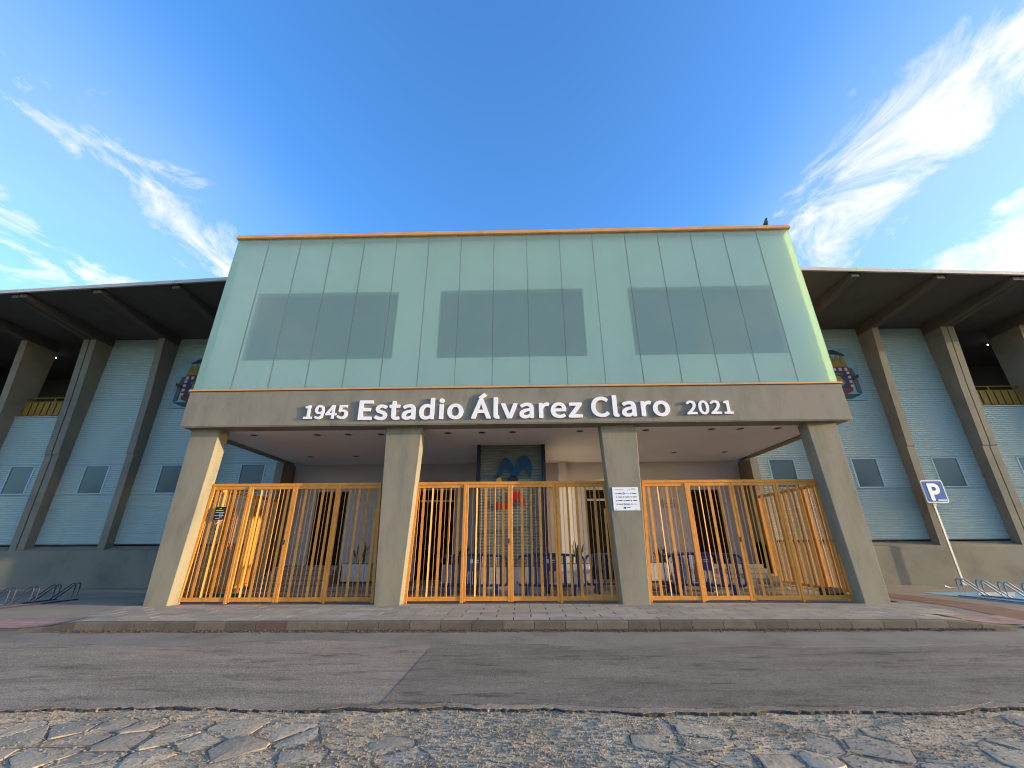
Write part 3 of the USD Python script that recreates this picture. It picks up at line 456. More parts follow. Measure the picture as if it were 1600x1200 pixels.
# lettering on the beam
GLY = {'1945':[('1',[[[(0.079,-0.01),(0.079,0.109),(0.095,0.132),(0.289,0.135),(0.296,0.141),(0.296,0.78),(0.148,0.783),(0.135,0.789),(0.122,0.816),(0.125,0.911),(0.148,0.931),(0.277,0.964),(0.349,1.0),(0.47,0.997),(0.487,0.977),(0.487,0.141),(0.493,0.135),(0.664,0.132),(0.681,0.109),(0.681,-0.01),(0.655,-0.036),(0.105,-0.036)]]]),('9',[[[(0.811,0.615),(0.814,0.74),(0.847,0.842),(0.887,0.905),(0.976,0.98),(1.028,1.003),(1.091,1.016),(1.18,1.013),(1.285,0.977),(1.364,0.914),(1.41,0.852),(1.456,0.743),(1.482,0.595),(1.482,0.441),(1.462,0.299),(1.43,0.191),(1.393,0.118),(1.328,0.036),(1.272,-0.007),(1.226,-0.03),(1.13,-0.053),(1.061,-0.053),(0.946,-0.023),(0.89,0.01),(0.834,0.059),(0.828,0.076),(0.834,0.105),(0.923,0.194),(0.953,0.187),(1.0,0.145),(1.061,0.122),(1.128,0.122),(1.191,0.152),(1.228,0.192),(1.258,0.249),(1.291,0.385),(1.284,0.388),(1.199,0.342),(1.137,0.329),(1.051,0.332),(0.982,0.352),(0.913,0.395),(0.854,0.467),(0.828,0.53)],[(0.999,0.632),(1.009,0.574),(1.039,0.524),(1.083,0.497),(1.113,0.49),(1.164,0.493),(1.217,0.517),(1.295,0.592),(1.285,0.678),(1.252,0.771),(1.215,0.818),(1.157,0.849),(1.086,0.845),(1.052,0.825),(1.032,0.801),(0.999,0.721)]]]),('4',[[[(1.566,0.257),(1.566,0.355),(1.573,0.368),(1.971,0.984),(1.994,1.0),(2.155,0.997),(2.172,0.977),(2.172,0.401),(2.277,0.398),(2.293,0.388),(2.303,0.365),(2.303,0.263),(2.297,0.243),(2.277,0.23),(2.172,0.225),(2.168,-0.02),(2.149,-0.036),(2.014,-0.036),(1.994,-0.023),(1.988,-0.01),(1.985,0.23),(1.589,0.23)],[(1.8,0.401),(1.987,0.399),(1.986,0.677),(1.978,0.673)]]]),('5',[[[(2.364,0.099),(2.368,0.132),(2.42,0.201),(2.453,0.227),(2.483,0.22),(2.56,0.155),(2.633,0.125),(2.703,0.118),(2.763,0.132),(2.794,0.149),(2.831,0.186),(2.854,0.229),(2.864,0.269),(2.868,0.316),(2.854,0.393),(2.831,0.436),(2.784,0.477),(2.727,0.493),(2.677,0.493),(2.626,0.48),(2.555,0.438),(2.529,0.438),(2.443,0.497),(2.47,0.941),(2.48,0.987),(2.499,1.0),(2.996,0.997),(3.012,0.977),(3.012,0.849),(3.003,0.832),(2.989,0.826),(2.649,0.825),(2.631,0.645),(2.743,0.658),(2.848,0.641),(2.94,0.595),(3.003,0.53),(3.032,0.477),(3.049,0.428),(3.062,0.286),(3.049,0.204),(2.999,0.095),(2.94,0.03),(2.864,-0.02),(2.786,-0.046),(2.67,-0.053),(2.601,-0.043),(2.526,-0.02),(2.424,0.039)]]])],
'Estadio':[('E',[[[(0.095,0.967),(0.105,0.99),(0.122,1.0),(0.697,1.0),(0.72,0.984),(0.724,0.849),(0.701,0.826),(0.29,0.824),(0.29,0.596),(0.638,0.592),(0.655,0.572),(0.655,0.441),(0.625,0.418),(0.291,0.417),(0.289,0.145),(0.717,0.138),(0.74,0.109),(0.74,-0.003),(0.727,-0.03),(0.714,-0.036),(0.122,-0.036),(0.099,-0.016)]]]),('s',[[[(0.841,0.069),(0.844,0.102),(0.92,0.197),(0.949,0.197),(1.01,0.152),(1.057,0.129),(1.14,0.112),(1.184,0.115),(1.218,0.129),(1.238,0.146),(1.252,0.184),(1.242,0.219),(1.224,0.236),(1.181,0.263),(0.992,0.342),(0.959,0.365),(0.907,0.424),(0.88,0.5),(0.88,0.562),(0.893,0.615),(0.933,0.681),(0.972,0.717),(1.028,0.747),(1.127,0.77),(1.193,0.77),(1.275,0.753),(1.344,0.724),(1.403,0.684),(1.42,0.658),(1.416,0.635),(1.341,0.543),(1.308,0.543),(1.237,0.589),(1.166,0.605),(1.099,0.592),(1.078,0.574),(1.068,0.553),(1.068,0.522),(1.095,0.491),(1.318,0.395),(1.357,0.368),(1.403,0.319),(1.433,0.25),(1.436,0.161),(1.42,0.099),(1.387,0.046),(1.337,0.0),(1.272,-0.033),(1.18,-0.053),(1.107,-0.053),(1.032,-0.039),(0.966,-0.016),(0.874,0.036)]]]),('t',[[[(1.507,0.605),(1.511,0.727),(1.534,0.743),(1.622,0.749),(1.632,0.924),(1.655,0.951),(1.78,0.951),(1.8,0.937),(1.807,0.918),(1.808,0.751),(1.974,0.75),(1.994,0.737),(2.001,0.72),(2.001,0.609),(1.981,0.582),(1.807,0.577),(1.807,0.181),(1.821,0.139),(1.855,0.119),(1.903,0.118),(1.958,0.138),(1.987,0.128),(2.02,0.023),(2.02,-0.003),(2.004,-0.023),(1.882,-0.053),(1.793,-0.049),(1.714,-0.02),(1.668,0.02),(1.636,0.076),(1.616,0.155),(1.612,0.577),(1.527,0.582)]]]),('a',[[[(2.105,0.148),(2.105,0.224),(2.124,0.293),(2.157,0.342),(2.197,0.378),(2.256,0.414),(2.355,0.451),(2.539,0.487),(2.518,0.558),(2.474,0.592),(2.434,0.599),(2.35,0.585),(2.281,0.556),(2.233,0.523),(2.2,0.523),(2.18,0.543),(2.134,0.628),(2.141,0.664),(2.19,0.697),(2.282,0.74),(2.414,0.77),(2.486,0.77),(2.552,0.757),(2.605,0.734),(2.644,0.704),(2.674,0.671),(2.703,0.618),(2.73,0.52),(2.73,-0.02),(2.707,-0.036),(2.588,-0.036),(2.568,-0.023),(2.555,0.02),(2.476,-0.026),(2.417,-0.046),(2.319,-0.053),(2.266,-0.043),(2.207,-0.016),(2.151,0.033),(2.124,0.076)],[(2.295,0.171),(2.313,0.136),(2.354,0.118),(2.411,0.118),(2.485,0.149),(2.542,0.193),(2.542,0.331),(2.423,0.309),(2.336,0.272),(2.296,0.225)]]]),('d',[[[(2.893,0.326),(2.896,0.424),(2.913,0.503),(2.936,0.566),(2.995,0.658),(3.084,0.73),(3.186,0.766),(3.294,0.766),(3.398,0.728),(3.396,1.053),(3.403,1.069),(3.429,1.086),(3.557,1.086),(3.577,1.079),(3.59,1.059),(3.587,-0.02),(3.564,-0.036),(3.445,-0.036),(3.426,-0.023),(3.413,0.013),(3.334,-0.033),(3.251,-0.053),(3.166,-0.049),(3.087,-0.026),(3.028,0.01),(2.978,0.059),(2.952,0.099),(2.916,0.184)],[(3.093,0.309),(3.11,0.222),(3.143,0.166),(3.171,0.142),(3.224,0.122),(3.275,0.122),(3.325,0.138),(3.365,0.165),(3.396,0.197),(3.395,0.541),(3.355,0.572),(3.288,0.595),(3.224,0.592),(3.167,0.562),(3.13,0.518),(3.1,0.452),(3.09,0.398)]]]),('i',[[[(3.799,0.928),(3.806,0.987),(3.826,1.02),(3.855,1.043),(3.895,1.056),(3.934,1.056),(3.99,1.033),(4.016,1.003),(4.033,0.947),(4.03,0.911),(4.01,0.868),(3.98,0.842),(3.934,0.826),(3.878,0.829),(3.832,0.855),(3.809,0.888)]],[[(3.819,-0.013),(3.819,0.727),(3.845,0.75),(3.987,0.75),(4.003,0.74),(4.013,0.717),(4.013,-0.003),(4.003,-0.026),(3.987,-0.036),(3.845,-0.036)]]]),('o',[[[(4.186,0.309),(4.186,0.408),(4.196,0.47),(4.213,0.526),(4.249,0.602),(4.282,0.648),(4.347,0.707),(4.413,0.743),(4.476,0.763),(4.519,0.77),(4.611,0.766),(4.683,0.747),(4.752,0.711),(4.828,0.641),(4.857,0.599),(4.89,0.53),(4.91,0.461),(4.92,0.372),(4.916,0.296),(4.9,0.214),(4.864,0.128),(4.811,0.056),(4.762,0.013),(4.693,-0.026),(4.627,-0.046),(4.584,-0.053),(4.476,-0.046),(4.397,-0.02),(4.321,0.03),(4.259,0.099),(4.219,0.171),(4.196,0.243)],[(4.384,0.412),(4.384,0.302),(4.4,0.236),(4.427,0.186),(4.457,0.152),(4.497,0.129),(4.548,0.118),(4.622,0.135),(4.675,0.182),(4.692,0.209),(4.722,0.309),(4.719,0.425),(4.686,0.518),(4.649,0.562),(4.592,0.592),(4.528,0.595),(4.474,0.575),(4.43,0.535),(4.4,0.478)]]])],
'Álvarez':[('Á',[[[(-0.03,-0.013),(-0.03,0.016),(0.296,0.977),(0.313,0.997),(0.342,1.002),(0.289,1.063),(0.283,1.076),(0.286,1.102),(0.497,1.299),(0.52,1.312),(0.546,1.309),(0.625,1.217),(0.632,1.181),(0.622,1.164),(0.408,1.003),(0.477,1.0),(0.503,0.974),(0.829,0.016),(0.829,-0.016),(0.806,-0.036),(0.648,-0.033),(0.632,-0.016),(0.543,0.26),(0.248,0.259),(0.164,-0.01),(0.151,-0.03),(0.138,-0.036),(-0.007,-0.036)],[(0.392,0.725),(0.306,0.428),(0.493,0.43),(0.399,0.73)]]]),('l',[[[(0.943,1.059),(0.956,1.079),(0.976,1.086),(1.104,1.086),(1.12,1.079),(1.137,1.053),(1.137,0.125),(1.17,0.122),(1.189,0.105),(1.209,0.013),(1.206,-0.026),(1.193,-0.039),(1.157,-0.049),(1.081,-0.053),(1.012,-0.03),(0.972,0.01),(0.946,0.079)]]]),('v',[[[(1.27,0.707),(1.277,0.737),(1.297,0.75),(1.441,0.75),(1.464,0.734),(1.636,0.22),(1.81,0.737),(1.83,0.75),(1.968,0.75),(1.991,0.734),(1.991,0.691),(1.744,-0.007),(1.724,-0.033),(1.553,-0.036),(1.534,-0.02)]]]),('a',[[[(2.075,0.148),(2.075,0.224),(2.095,0.293),(2.128,0.342),(2.167,0.378),(2.226,0.414),(2.325,0.451),(2.509,0.487),(2.489,0.558),(2.445,0.592),(2.404,0.599),(2.321,0.585),(2.251,0.556),(2.203,0.523),(2.17,0.523),(2.151,0.543),(2.105,0.628),(2.111,0.664),(2.161,0.697),(2.253,0.74),(2.384,0.77),(2.457,0.77),(2.522,0.757),(2.575,0.734),(2.614,0.704),(2.644,0.671),(2.674,0.618),(2.7,0.52),(2.7,-0.02),(2.677,-0.036),(2.559,-0.036),(2.539,-0.023),(2.525,0.02),(2.447,-0.026),(2.387,-0.046),(2.289,-0.053),(2.236,-0.043),(2.177,-0.016),(2.121,0.033),(2.095,0.076)],[(2.266,0.171),(2.283,0.136),(2.325,0.118),(2.382,0.118),(2.455,0.149),(2.512,0.193),(2.512,0.331),(2.393,0.309),(2.307,0.272),(2.266,0.225)]]]),('r',[[[(2.916,-0.013),(2.919,0.734),(2.942,0.75),(3.061,0.75),(3.08,0.737),(3.094,0.688),(3.146,0.734),(3.212,0.763),(3.297,0.77),(3.357,0.753),(3.373,0.74),(3.38,0.707),(3.35,0.589),(3.333,0.579),(3.235,0.589),(3.2,0.575),(3.147,0.525),(3.11,0.458),(3.107,-0.016),(3.084,-0.036),(2.942,-0.036)]]]),('e',[[[(3.431,0.306),(3.438,0.451),(3.457,0.526),(3.487,0.589),(3.546,0.668),(3.592,0.707),(3.655,0.743),(3.757,0.77),(3.845,0.766),(3.918,0.747),(4.0,0.694),(4.036,0.655),(4.069,0.599),(4.095,0.523),(4.109,0.428),(4.102,0.316),(4.086,0.296),(3.625,0.29),(3.638,0.239),(3.672,0.182),(3.719,0.142),(3.765,0.122),(3.803,0.115),(3.869,0.118),(3.926,0.135),(3.987,0.171),(4.02,0.168),(4.076,0.076),(4.079,0.046),(4.062,0.023),(4.003,-0.01),(3.934,-0.036),(3.845,-0.053),(3.727,-0.046),(3.625,-0.01),(3.563,0.033),(3.497,0.109),(3.461,0.181)],[(3.628,0.454),(3.924,0.451),(3.928,0.467),(3.907,0.534),(3.871,0.578),(3.826,0.599),(3.776,0.602),(3.736,0.592),(3.698,0.571),(3.655,0.525)]]]),('z',[[[(4.196,-0.01),(4.196,0.076),(4.203,0.089),(4.535,0.572),(4.532,0.579),(4.269,0.579),(4.252,0.586),(4.236,0.612),(4.236,0.717),(4.245,0.74),(4.262,0.75),(4.772,0.75),(4.785,0.743),(4.798,0.72),(4.795,0.632),(4.456,0.138),(4.788,0.132),(4.808,0.112),(4.805,-0.02),(4.785,-0.036),(4.222,-0.036)]]])],
'Claro':[('C',[[[(0.039,0.444),(0.049,0.609),(0.089,0.743),(0.125,0.812),(0.178,0.882),(0.22,0.921),(0.296,0.97),(0.362,0.997),(0.434,1.013),(0.536,1.016),(0.582,1.01),(0.697,0.967),(0.766,0.918),(0.803,0.878),(0.806,0.859),(0.796,0.836),(0.73,0.757),(0.714,0.747),(0.684,0.75),(0.62,0.806),(0.543,0.835),(0.463,0.835),(0.373,0.802),(0.317,0.752),(0.283,0.702),(0.253,0.626),(0.24,0.556),(0.237,0.45),(0.257,0.328),(0.273,0.282),(0.31,0.219),(0.37,0.162),(0.46,0.128),(0.54,0.128),(0.58,0.138),(0.633,0.165),(0.704,0.23),(0.74,0.234),(0.822,0.145),(0.829,0.128),(0.822,0.099),(0.766,0.043),(0.701,-0.003),(0.599,-0.043),(0.533,-0.053),(0.457,-0.053),(0.336,-0.026),(0.237,0.026),(0.155,0.105),(0.089,0.217),(0.056,0.319)]]]),('l',[[[(0.982,1.059),(0.995,1.079),(1.015,1.086),(1.143,1.086),(1.16,1.079),(1.176,1.053),(1.176,0.125),(1.209,0.122),(1.229,0.105),(1.249,0.013),(1.245,-0.026),(1.232,-0.039),(1.196,-0.049),(1.12,-0.053),(1.051,-0.03),(1.012,0.01),(0.986,0.079)]]]),('a',[[[(1.372,0.148),(1.372,0.224),(1.392,0.293),(1.425,0.342),(1.464,0.378),(1.524,0.414),(1.622,0.451),(1.807,0.487),(1.786,0.558),(1.742,0.592),(1.702,0.599),(1.618,0.585),(1.548,0.556),(1.501,0.523),(1.468,0.523),(1.448,0.543),(1.402,0.628),(1.409,0.664),(1.458,0.697),(1.55,0.74),(1.682,0.77),(1.754,0.77),(1.82,0.757),(1.872,0.734),(1.912,0.704),(1.941,0.671),(1.971,0.618),(1.997,0.52),(1.997,-0.02),(1.974,-0.036),(1.856,-0.036),(1.836,-0.023),(1.823,0.02),(1.744,-0.026),(1.685,-0.046),(1.586,-0.053),(1.534,-0.043),(1.474,-0.016),(1.418,0.033),(1.392,0.076)],[(1.563,0.171),(1.581,0.136),(1.622,0.118),(1.679,0.118),(1.753,0.149),(1.81,0.193),(1.809,0.331),(1.69,0.309),(1.604,0.272),(1.563,0.225)]]]),('r',[[[(2.213,-0.013),(2.216,0.734),(2.239,0.75),(2.358,0.75),(2.378,0.737),(2.391,0.688),(2.443,0.734),(2.509,0.763),(2.595,0.77),(2.654,0.753),(2.67,0.74),(2.677,0.707),(2.647,0.589),(2.631,0.579),(2.532,0.589),(2.498,0.575),(2.444,0.525),(2.407,0.458),(2.404,-0.016),(2.381,-0.036),(2.24,-0.036)]]]),('o',[[[(2.728,0.309),(2.728,0.408),(2.738,0.47),(2.755,0.526),(2.791,0.602),(2.824,0.648),(2.889,0.707),(2.955,0.743),(3.018,0.763),(3.061,0.77),(3.153,0.766),(3.225,0.747),(3.294,0.711),(3.37,0.641),(3.399,0.599),(3.432,0.53),(3.452,0.461),(3.462,0.372),(3.459,0.296),(3.442,0.214),(3.406,0.128),(3.353,0.056),(3.304,0.013),(3.235,-0.026),(3.169,-0.046),(3.126,-0.053),(3.018,-0.046),(2.939,-0.02),(2.863,0.03),(2.801,0.099),(2.761,0.171),(2.738,0.243)],[(2.926,0.412),(2.926,0.302),(2.942,0.236),(2.969,0.186),(2.999,0.152),(3.039,0.129),(3.09,0.118),(3.164,0.135),(3.217,0.182),(3.234,0.209),(3.264,0.309),(3.261,0.425),(3.228,0.518),(3.191,0.562),(3.134,0.592),(3.07,0.595),(3.016,0.575),(2.972,0.535),(2.942,0.478)]]])],
'2021':[('2',[[[(0.016,0.829),(0.02,0.859),(0.115,0.947),(0.184,0.987),(0.276,1.013),(0.372,1.016),(0.464,0.997),(0.523,0.967),(0.589,0.908),(0.635,0.826),(0.651,0.76),(0.655,0.664),(0.638,0.576),(0.579,0.438),(0.526,0.355),(0.437,0.243),(0.342,0.141),(0.681,0.138),(0.701,0.115),(0.701,-0.01),(0.687,-0.03),(0.674,-0.036),(0.046,-0.036),(0.026,-0.02),(0.026,0.092),(0.177,0.228),(0.272,0.327),(0.351,0.422),(0.404,0.502),(0.454,0.614),(0.464,0.717),(0.45,0.771),(0.43,0.805),(0.396,0.832),(0.369,0.842),(0.292,0.845),(0.252,0.832),(0.192,0.792),(0.148,0.743),(0.125,0.734),(0.082,0.757)]]]),('0',[[[(0.818,0.418),(0.821,0.599),(0.851,0.76),(0.897,0.868),(0.972,0.957),(1.058,1.003),(1.124,1.016),(1.183,1.016),(1.249,1.003),(1.301,0.98),(1.384,0.908),(1.439,0.809),(1.472,0.697),(1.489,0.572),(1.489,0.398),(1.469,0.257),(1.439,0.158),(1.397,0.076),(1.337,0.01),(1.259,-0.036),(1.183,-0.053),(1.071,-0.043),(0.982,0.0),(0.913,0.072),(0.864,0.168),(0.834,0.276)],[(1.009,0.431),(1.022,0.286),(1.062,0.176),(1.113,0.125),(1.176,0.118),(1.201,0.129),(1.248,0.179),(1.282,0.266),(1.301,0.408),(1.301,0.562),(1.291,0.655),(1.268,0.745),(1.235,0.808),(1.194,0.842),(1.137,0.849),(1.102,0.835),(1.068,0.801),(1.045,0.758),(1.012,0.622)]]]),('2',[[[(1.593,0.829),(1.596,0.859),(1.691,0.947),(1.761,0.987),(1.853,1.013),(1.948,1.016),(2.04,0.997),(2.099,0.967),(2.165,0.908),(2.211,0.826),(2.228,0.76),(2.231,0.664),(2.214,0.576),(2.155,0.438),(2.103,0.355),(2.014,0.243),(1.918,0.141),(2.257,0.138),(2.277,0.115),(2.277,-0.01),(2.264,-0.03),(2.251,-0.036),(1.622,-0.036),(1.603,-0.02),(1.603,0.092),(1.753,0.228),(1.849,0.327),(1.928,0.422),(1.981,0.502),(2.03,0.614),(2.04,0.717),(2.027,0.771),(2.007,0.805),(1.973,0.832),(1.945,0.842),(1.869,0.845),(1.828,0.832),(1.768,0.792),(1.724,0.743),(1.701,0.734),(1.659,0.757)]]]),('1',[[[(2.443,-0.01),(2.443,0.109),(2.46,0.132),(2.654,0.135),(2.661,0.141),(2.66,0.78),(2.513,0.783),(2.499,0.789),(2.486,0.816),(2.489,0.911),(2.513,0.931),(2.642,0.964),(2.713,1.0),(2.835,0.997),(2.851,0.977),(2.851,0.141),(2.858,0.135),(3.029,0.132),(3.045,0.109),(3.045,-0.01),(3.019,-0.036),(2.47,-0.036)]]])],
'P':[('P',[[[(0.064,0.939),(0.073,0.971),(0.115,1.0),(0.447,1.0),(0.585,0.978),(0.677,0.936),(0.744,0.875),(0.78,0.821),(0.805,0.738),(0.811,0.652),(0.796,0.546),(0.757,0.463),(0.696,0.396),(0.623,0.351),(0.524,0.319),(0.447,0.31),(0.31,0.308),(0.31,-0.016),(0.3,-0.038),(0.262,-0.064),(0.115,-0.064),(0.073,-0.035),(0.064,-0.003)],[(0.31,0.537),(0.454,0.537),(0.503,0.55),(0.539,0.573),(0.556,0.599),(0.565,0.642),(0.562,0.7),(0.549,0.734),(0.519,0.757),(0.477,0.77),(0.311,0.776)]]])],
}
sg = thing('lettering', 'raised white letters reading 1945 Estadio Álvarez Claro 2021 on the grey beam', 'lettering', (0, -.58, 4.6))
for t, x0, x1, zb, cap in (('1945', -5.90, -4.68, 4.635, .385), ('Estadio', -4.37, -1.44, 4.595, .555), ('Álvarez', -1.22, 1.86, 4.595, .555), ('Claro', 2.10, 4.26, 4.61, .555), ('2021', 4.71, 5.97, 4.645, .375)):
    xx = [a for c, p in GLY[t] for g in p for r in g for a, b in r]; k0, k1 = min(xx), max(xx); sx = (x1-x0)/(k1-k0)
    for c, polys in GLY[t]:
        m = MB()
        for g in polys: m.prism(Polygon([(x0+(a-k0)*sx, zb+b*cap) for a, b in g[0]], [[(x0+(a-k0)*sx, zb+b*cap) for a, b in r] for r in g[1:]]).buffer(0), 'y', -.622, -.588)
        part(sg, 'letter', m, LET)

# ---------------------------------------------------------------- gates
def xe(e, z): return e[0] + (e[1]-e[0])*z/2.96
GATES = [('wide yellow bar gate in the left bay, with a small black notice tied to it', (-8.58, -8.40), (-3.58, -3.71), (-7.315, -6.08, -4.88)),
         ('wide yellow bar gate in the middle bay, in front of the roller shutter', (-2.83, -2.72), (2.57, 2.44), (-1.36, -.16, 1.07)),
         ('wide yellow bar gate in the right bay, next to the white notice on a column', (3.27, 3.43), (8.29, 8.21), (4.63, 5.81, 7.0))]
PAT = [(90, .022), (0, .07), (90, .022), (45, .062), (90, .022), (0, .07), (90, .022), (-40, .062)]
r4 = random.Random(17)
for lab, L, R, P in GATES:
    g = thing('bar_gate', lab, 'gate', ((L[0]+R[0])/2, 0.03, 0), group=None)
    part(g, 'top_rail', MB().bev(xe(L, 2.95), xe(R, 2.95), 0.0, 0.075, 2.885, 2.96, .005), YEL)
    for E_, sgn in ((L, 1), (R, -1)):
        a0, a1 = E_[0], xe(E_, 2.884); part(g, 'side_post', MB().hull([(q+d*sgn, yy, zz) for q, zz in ((a0, 0.0), (a1, 2.884)) for d in (0, .075) for yy in (0.004, 0.075)]), YEL)
    segs = [(None, P[0]-.072), (P[0]+.002, P[1]-.003), (P[1]+.003, P[2]-.002), (P[2]+.072, None)]
    for p in (P[0], P[2]): part(g, 'post', MB().bev(p-.07, p, 0.0, .075, 0, 2.884, .005), YEL) if p == P[0] else part(g, 'post', MB().bev(p, p+.07, 0.0, .075, 0, 2.884, .005), YEL)
    for k, (a, b) in enumerate(segs):
        leaf = k in (1, 2); y0, y1 = (.012, .062) if leaf else (.016, .066)
        za = (lambda z: xe(L, z)+.075) if a is None else (lambda z, a=a: a); zb = (lambda z: xe(R, z)-.075) if b is None else (lambda z, b=b: b)
        for z0, z1 in ((.05, .145), (2.805, 2.883)):
            part(g, 'rail', MB().hull([(f(z), yy, z) for f in (za, zb) for z in (z0, z1) for yy in (y0, y1)]), YEL)
        if leaf:
            part(g, 'stile', MB().bev(a, a+.065, y0-.004, y1+.004, .03, 2.8835, .005), YEL); part(g, 'stile', MB().bev(b-.065, b, y0-.004, y1+.004, .03, 2.8835, .005), YEL)
        xa = min(za(.15), za(2.8)) + (.065 if leaf else 0); xb = max(zb(.15), zb(2.8)) - (.065 if leaf else 0); n = max(3, round((xb-xa)/.124)); st = (xb-xa)/n
        for i in range(1, n):
            x = xa + i*st; ang, w = PAT[(i-1+2*k) % 8]; z0, z1 = .146, 2.804
            if a is None and za(2.8) > x-w/2: z1 = .15 + (x - w/2 - za(.15))/(za(2.8)-za(.15))*2.65
            if b is None and zb(2.8) < x+w/2: z1 = .15 + (zb(.15) - x - w/2)/(zb(.15)-zb(2.8))*2.65
            if z1 - z0 < .2: continue
            part(g, 'bar', MB().rbar(x, .04, w if ang != 90 else .022, .013, math.radians(ang), z0, z1), YEL)
    part(g, 'lock', MB().bev(P[1]-.05, P[1]-.015, -.008, .011, 1.38, 1.5, .003), DOORF)
# side fences running back from the gates
for lab, X, s in (('yellow bar fence running back behind the left bay gate', -8.82, -1), ('yellow bar fence running back behind the right bay gate', 8.66, 1)):
    g = thing('side_fence', lab, 'fence', (X, .2, 0))
    part(g, 'rail', MB().bev(X-.03, X+.03, .18, 3.98, 2.86, 2.95, .005), YEL); part(g, 'rail', MB().bev(X-.03, X+.03, .18, 3.98, .14, .22, .005), YEL)
    for yy in (.18, 1.42, 2.66, 3.90): part(g, 'post', MB().bev(X-.045, X+.045, yy, yy+.10, 0, 2.858, .005), YEL)
    i = 0; yy = .36
    while yy < 3.88:
        if min(abs(yy-q-.05) for q in (.18, 1.42, 2.66, 3.90)) > .09:
            ang, w = PAT[i % 8]; part(g, 'bar', MB().rbar(X, yy, w if ang != 90 else .022, .013, math.radians(ang+90), .221, 2.859), YEL)
        yy += .124; i += 1
    if s < 0:
        for q0, q1 in ((1.35, 1.56), (2.9, 3.05)): part(g, 'frame_board', MB().bev(X+.06, X+.10, q0, q1, .26, 2.55, .005), YEL)
bx = thing('floor_box', 'small beige box fixed low on the right side fence', 'box', (8.4, 3.6, 0)); part(bx, 'case', MB().bev(8.3, 8.5, 3.5, 3.66, .1, .34, .01), M('beige_plastic', (.55, .42, .25), .6)); part(bx, 'lid', MB().bev(8.29, 8.51, 3.49, 3.67, .341, .365, .006), M('beige_lid', (.58, .45, .28), .6))
bx = thing('rubber_block', 'black rubber foot block standing behind the right end of the right gate', 'block', (8.1, .6, 0)); part(bx, 'block', MB().hull([(8.1+a*w, .55+b*.16, z) for a in (-1, 1) for b in (-1, 1) for w, z in ((.26, .0), (.20, .26))]), DOORF)
bx = thing('green_mat', 'low green plastic tray on the floor behind the left gate', 'tray', (-8.0, .8, 0)); part(bx, 'tray', MB().box(-8.4, -7.5, .55, 1.1, .002, .03), M('green_plastic', (.015, .11, .06), .6)); part(bx, 'rim', MB().box(-8.4, -7.5, .55, .58, .031, .13).box(-8.4, -7.5, 1.07, 1.1, .031, .13).box(-8.4, -8.37, .581, 1.069, .031, .13).box(-7.53, -7.5, .581, 1.069, .031, .13), stage_mat('green_plastic'))

# notices
nt = thing('notice', 'white notice with rows of small marks on the third column', 'notice', (2.86, -.34, 2.44))
part(nt, 'board', MB().box(2.525, 3.2, -.345, -.332, 2.15, 2.735), WHT)
mk, mb2, mp = MB(), MB(), MB(); r5 = random.Random(3)
def dash(m, x, z, w, h): m.box(x, x+w, -.3475, -.3455, z-h/2, z+h/2)
def disc(m, x, z, r, hole=0):
    a = np.arange(16)*PI/8; m.prism(Polygon([(x+r*math.cos(t), z+r*math.sin(t)) for t in a], [[(x+hole*math.cos(t), z+hole*math.sin(t)) for t in a]] if hole else []), 'y', -.3475, -.3455)
dash(mp, 2.60, 2.675, .22, .026); dash(mp, 2.96, 2.675, .03, .03); dash(mp, 3.03, 2.685, .1, .04)
for r_, z in enumerate((2.575, 2.485, 2.395, 2.305)):
    for c_, xx in enumerate((2.60, 2.79, 2.98)):
        (disc(mb2, xx+.025, z, .026, .014) if (r_, c_) in ((0, 1), (3, 1)) else dash(mk, xx+.01, z, .02, .03)); dash(mp if (r_, c_) in ((3, 2), (0, 1)) else mk, xx+.06, z, .105, .02)
disc(mb2, 2.815, 2.215, .027, .0); dash(mk, 2.86, 2.222, .1, .015); dash(mp, 2.56, 2.175, .06, .014); dash(mp, 3.07, 2.175, .08, .012)
part(nt, 'print', mk, INK, kind='stuff'); part(nt, 'blue_print', mb2, INKB, kind='stuff'); part(nt, 'pale_print', mp, PALE, kind='stuff')
nt = thing('black_notice', 'small black notice with pale lines tied to the left gate', 'notice', (-8.0, -.02, 2.18))
part(nt, 'board', MB().box(-8.15, -7.86, -.022, -.012, 2.01, 2.345), BLACKP); p1, p2 = MB(), MB()
for z, a, b in ((2.305, -8.04, -7.98), (2.195, -8.12, -7.89), (2.16, -8.02, -7.91), (2.12, -8.13, -7.89), (2.085, -8.0, -7.92), (2.05, -8.1, -7.98)): p1.box(a, b, -.025, -.0225, z-.008, z+.008)
p2.box(-8.12, -7.93, -.025, -.0225, 2.24, 2.258); part(nt, 'print', p1, PALE, kind='stuff'); part(nt, 'yellow_print', p2, YINK); part(nt, 'cable_tie', MB().tube([(-7.87, -.02, 2.01), (-7.98, -.024, 1.96), (-8.05, -.02, 1.90)], .006, 6), WHT)
pl = thing('wall_plaque', 'small dark plaque with two rows on the porch wall beside the right door', 'plaque', (6.0, 5.48, 2.9)); part(pl, 'plate', MB().box(5.75, 6.2, 5.46, 5.498, 2.70, 2.98), M('plaque_metal', (.22, .2, .2), .5)); part(pl, 'inset', MB().box(5.80, 6.15, 5.452, 5.459, 2.87, 2.95).box(5.80, 6.15, 5.452, 5.459, 2.74, 2.82), WALL)

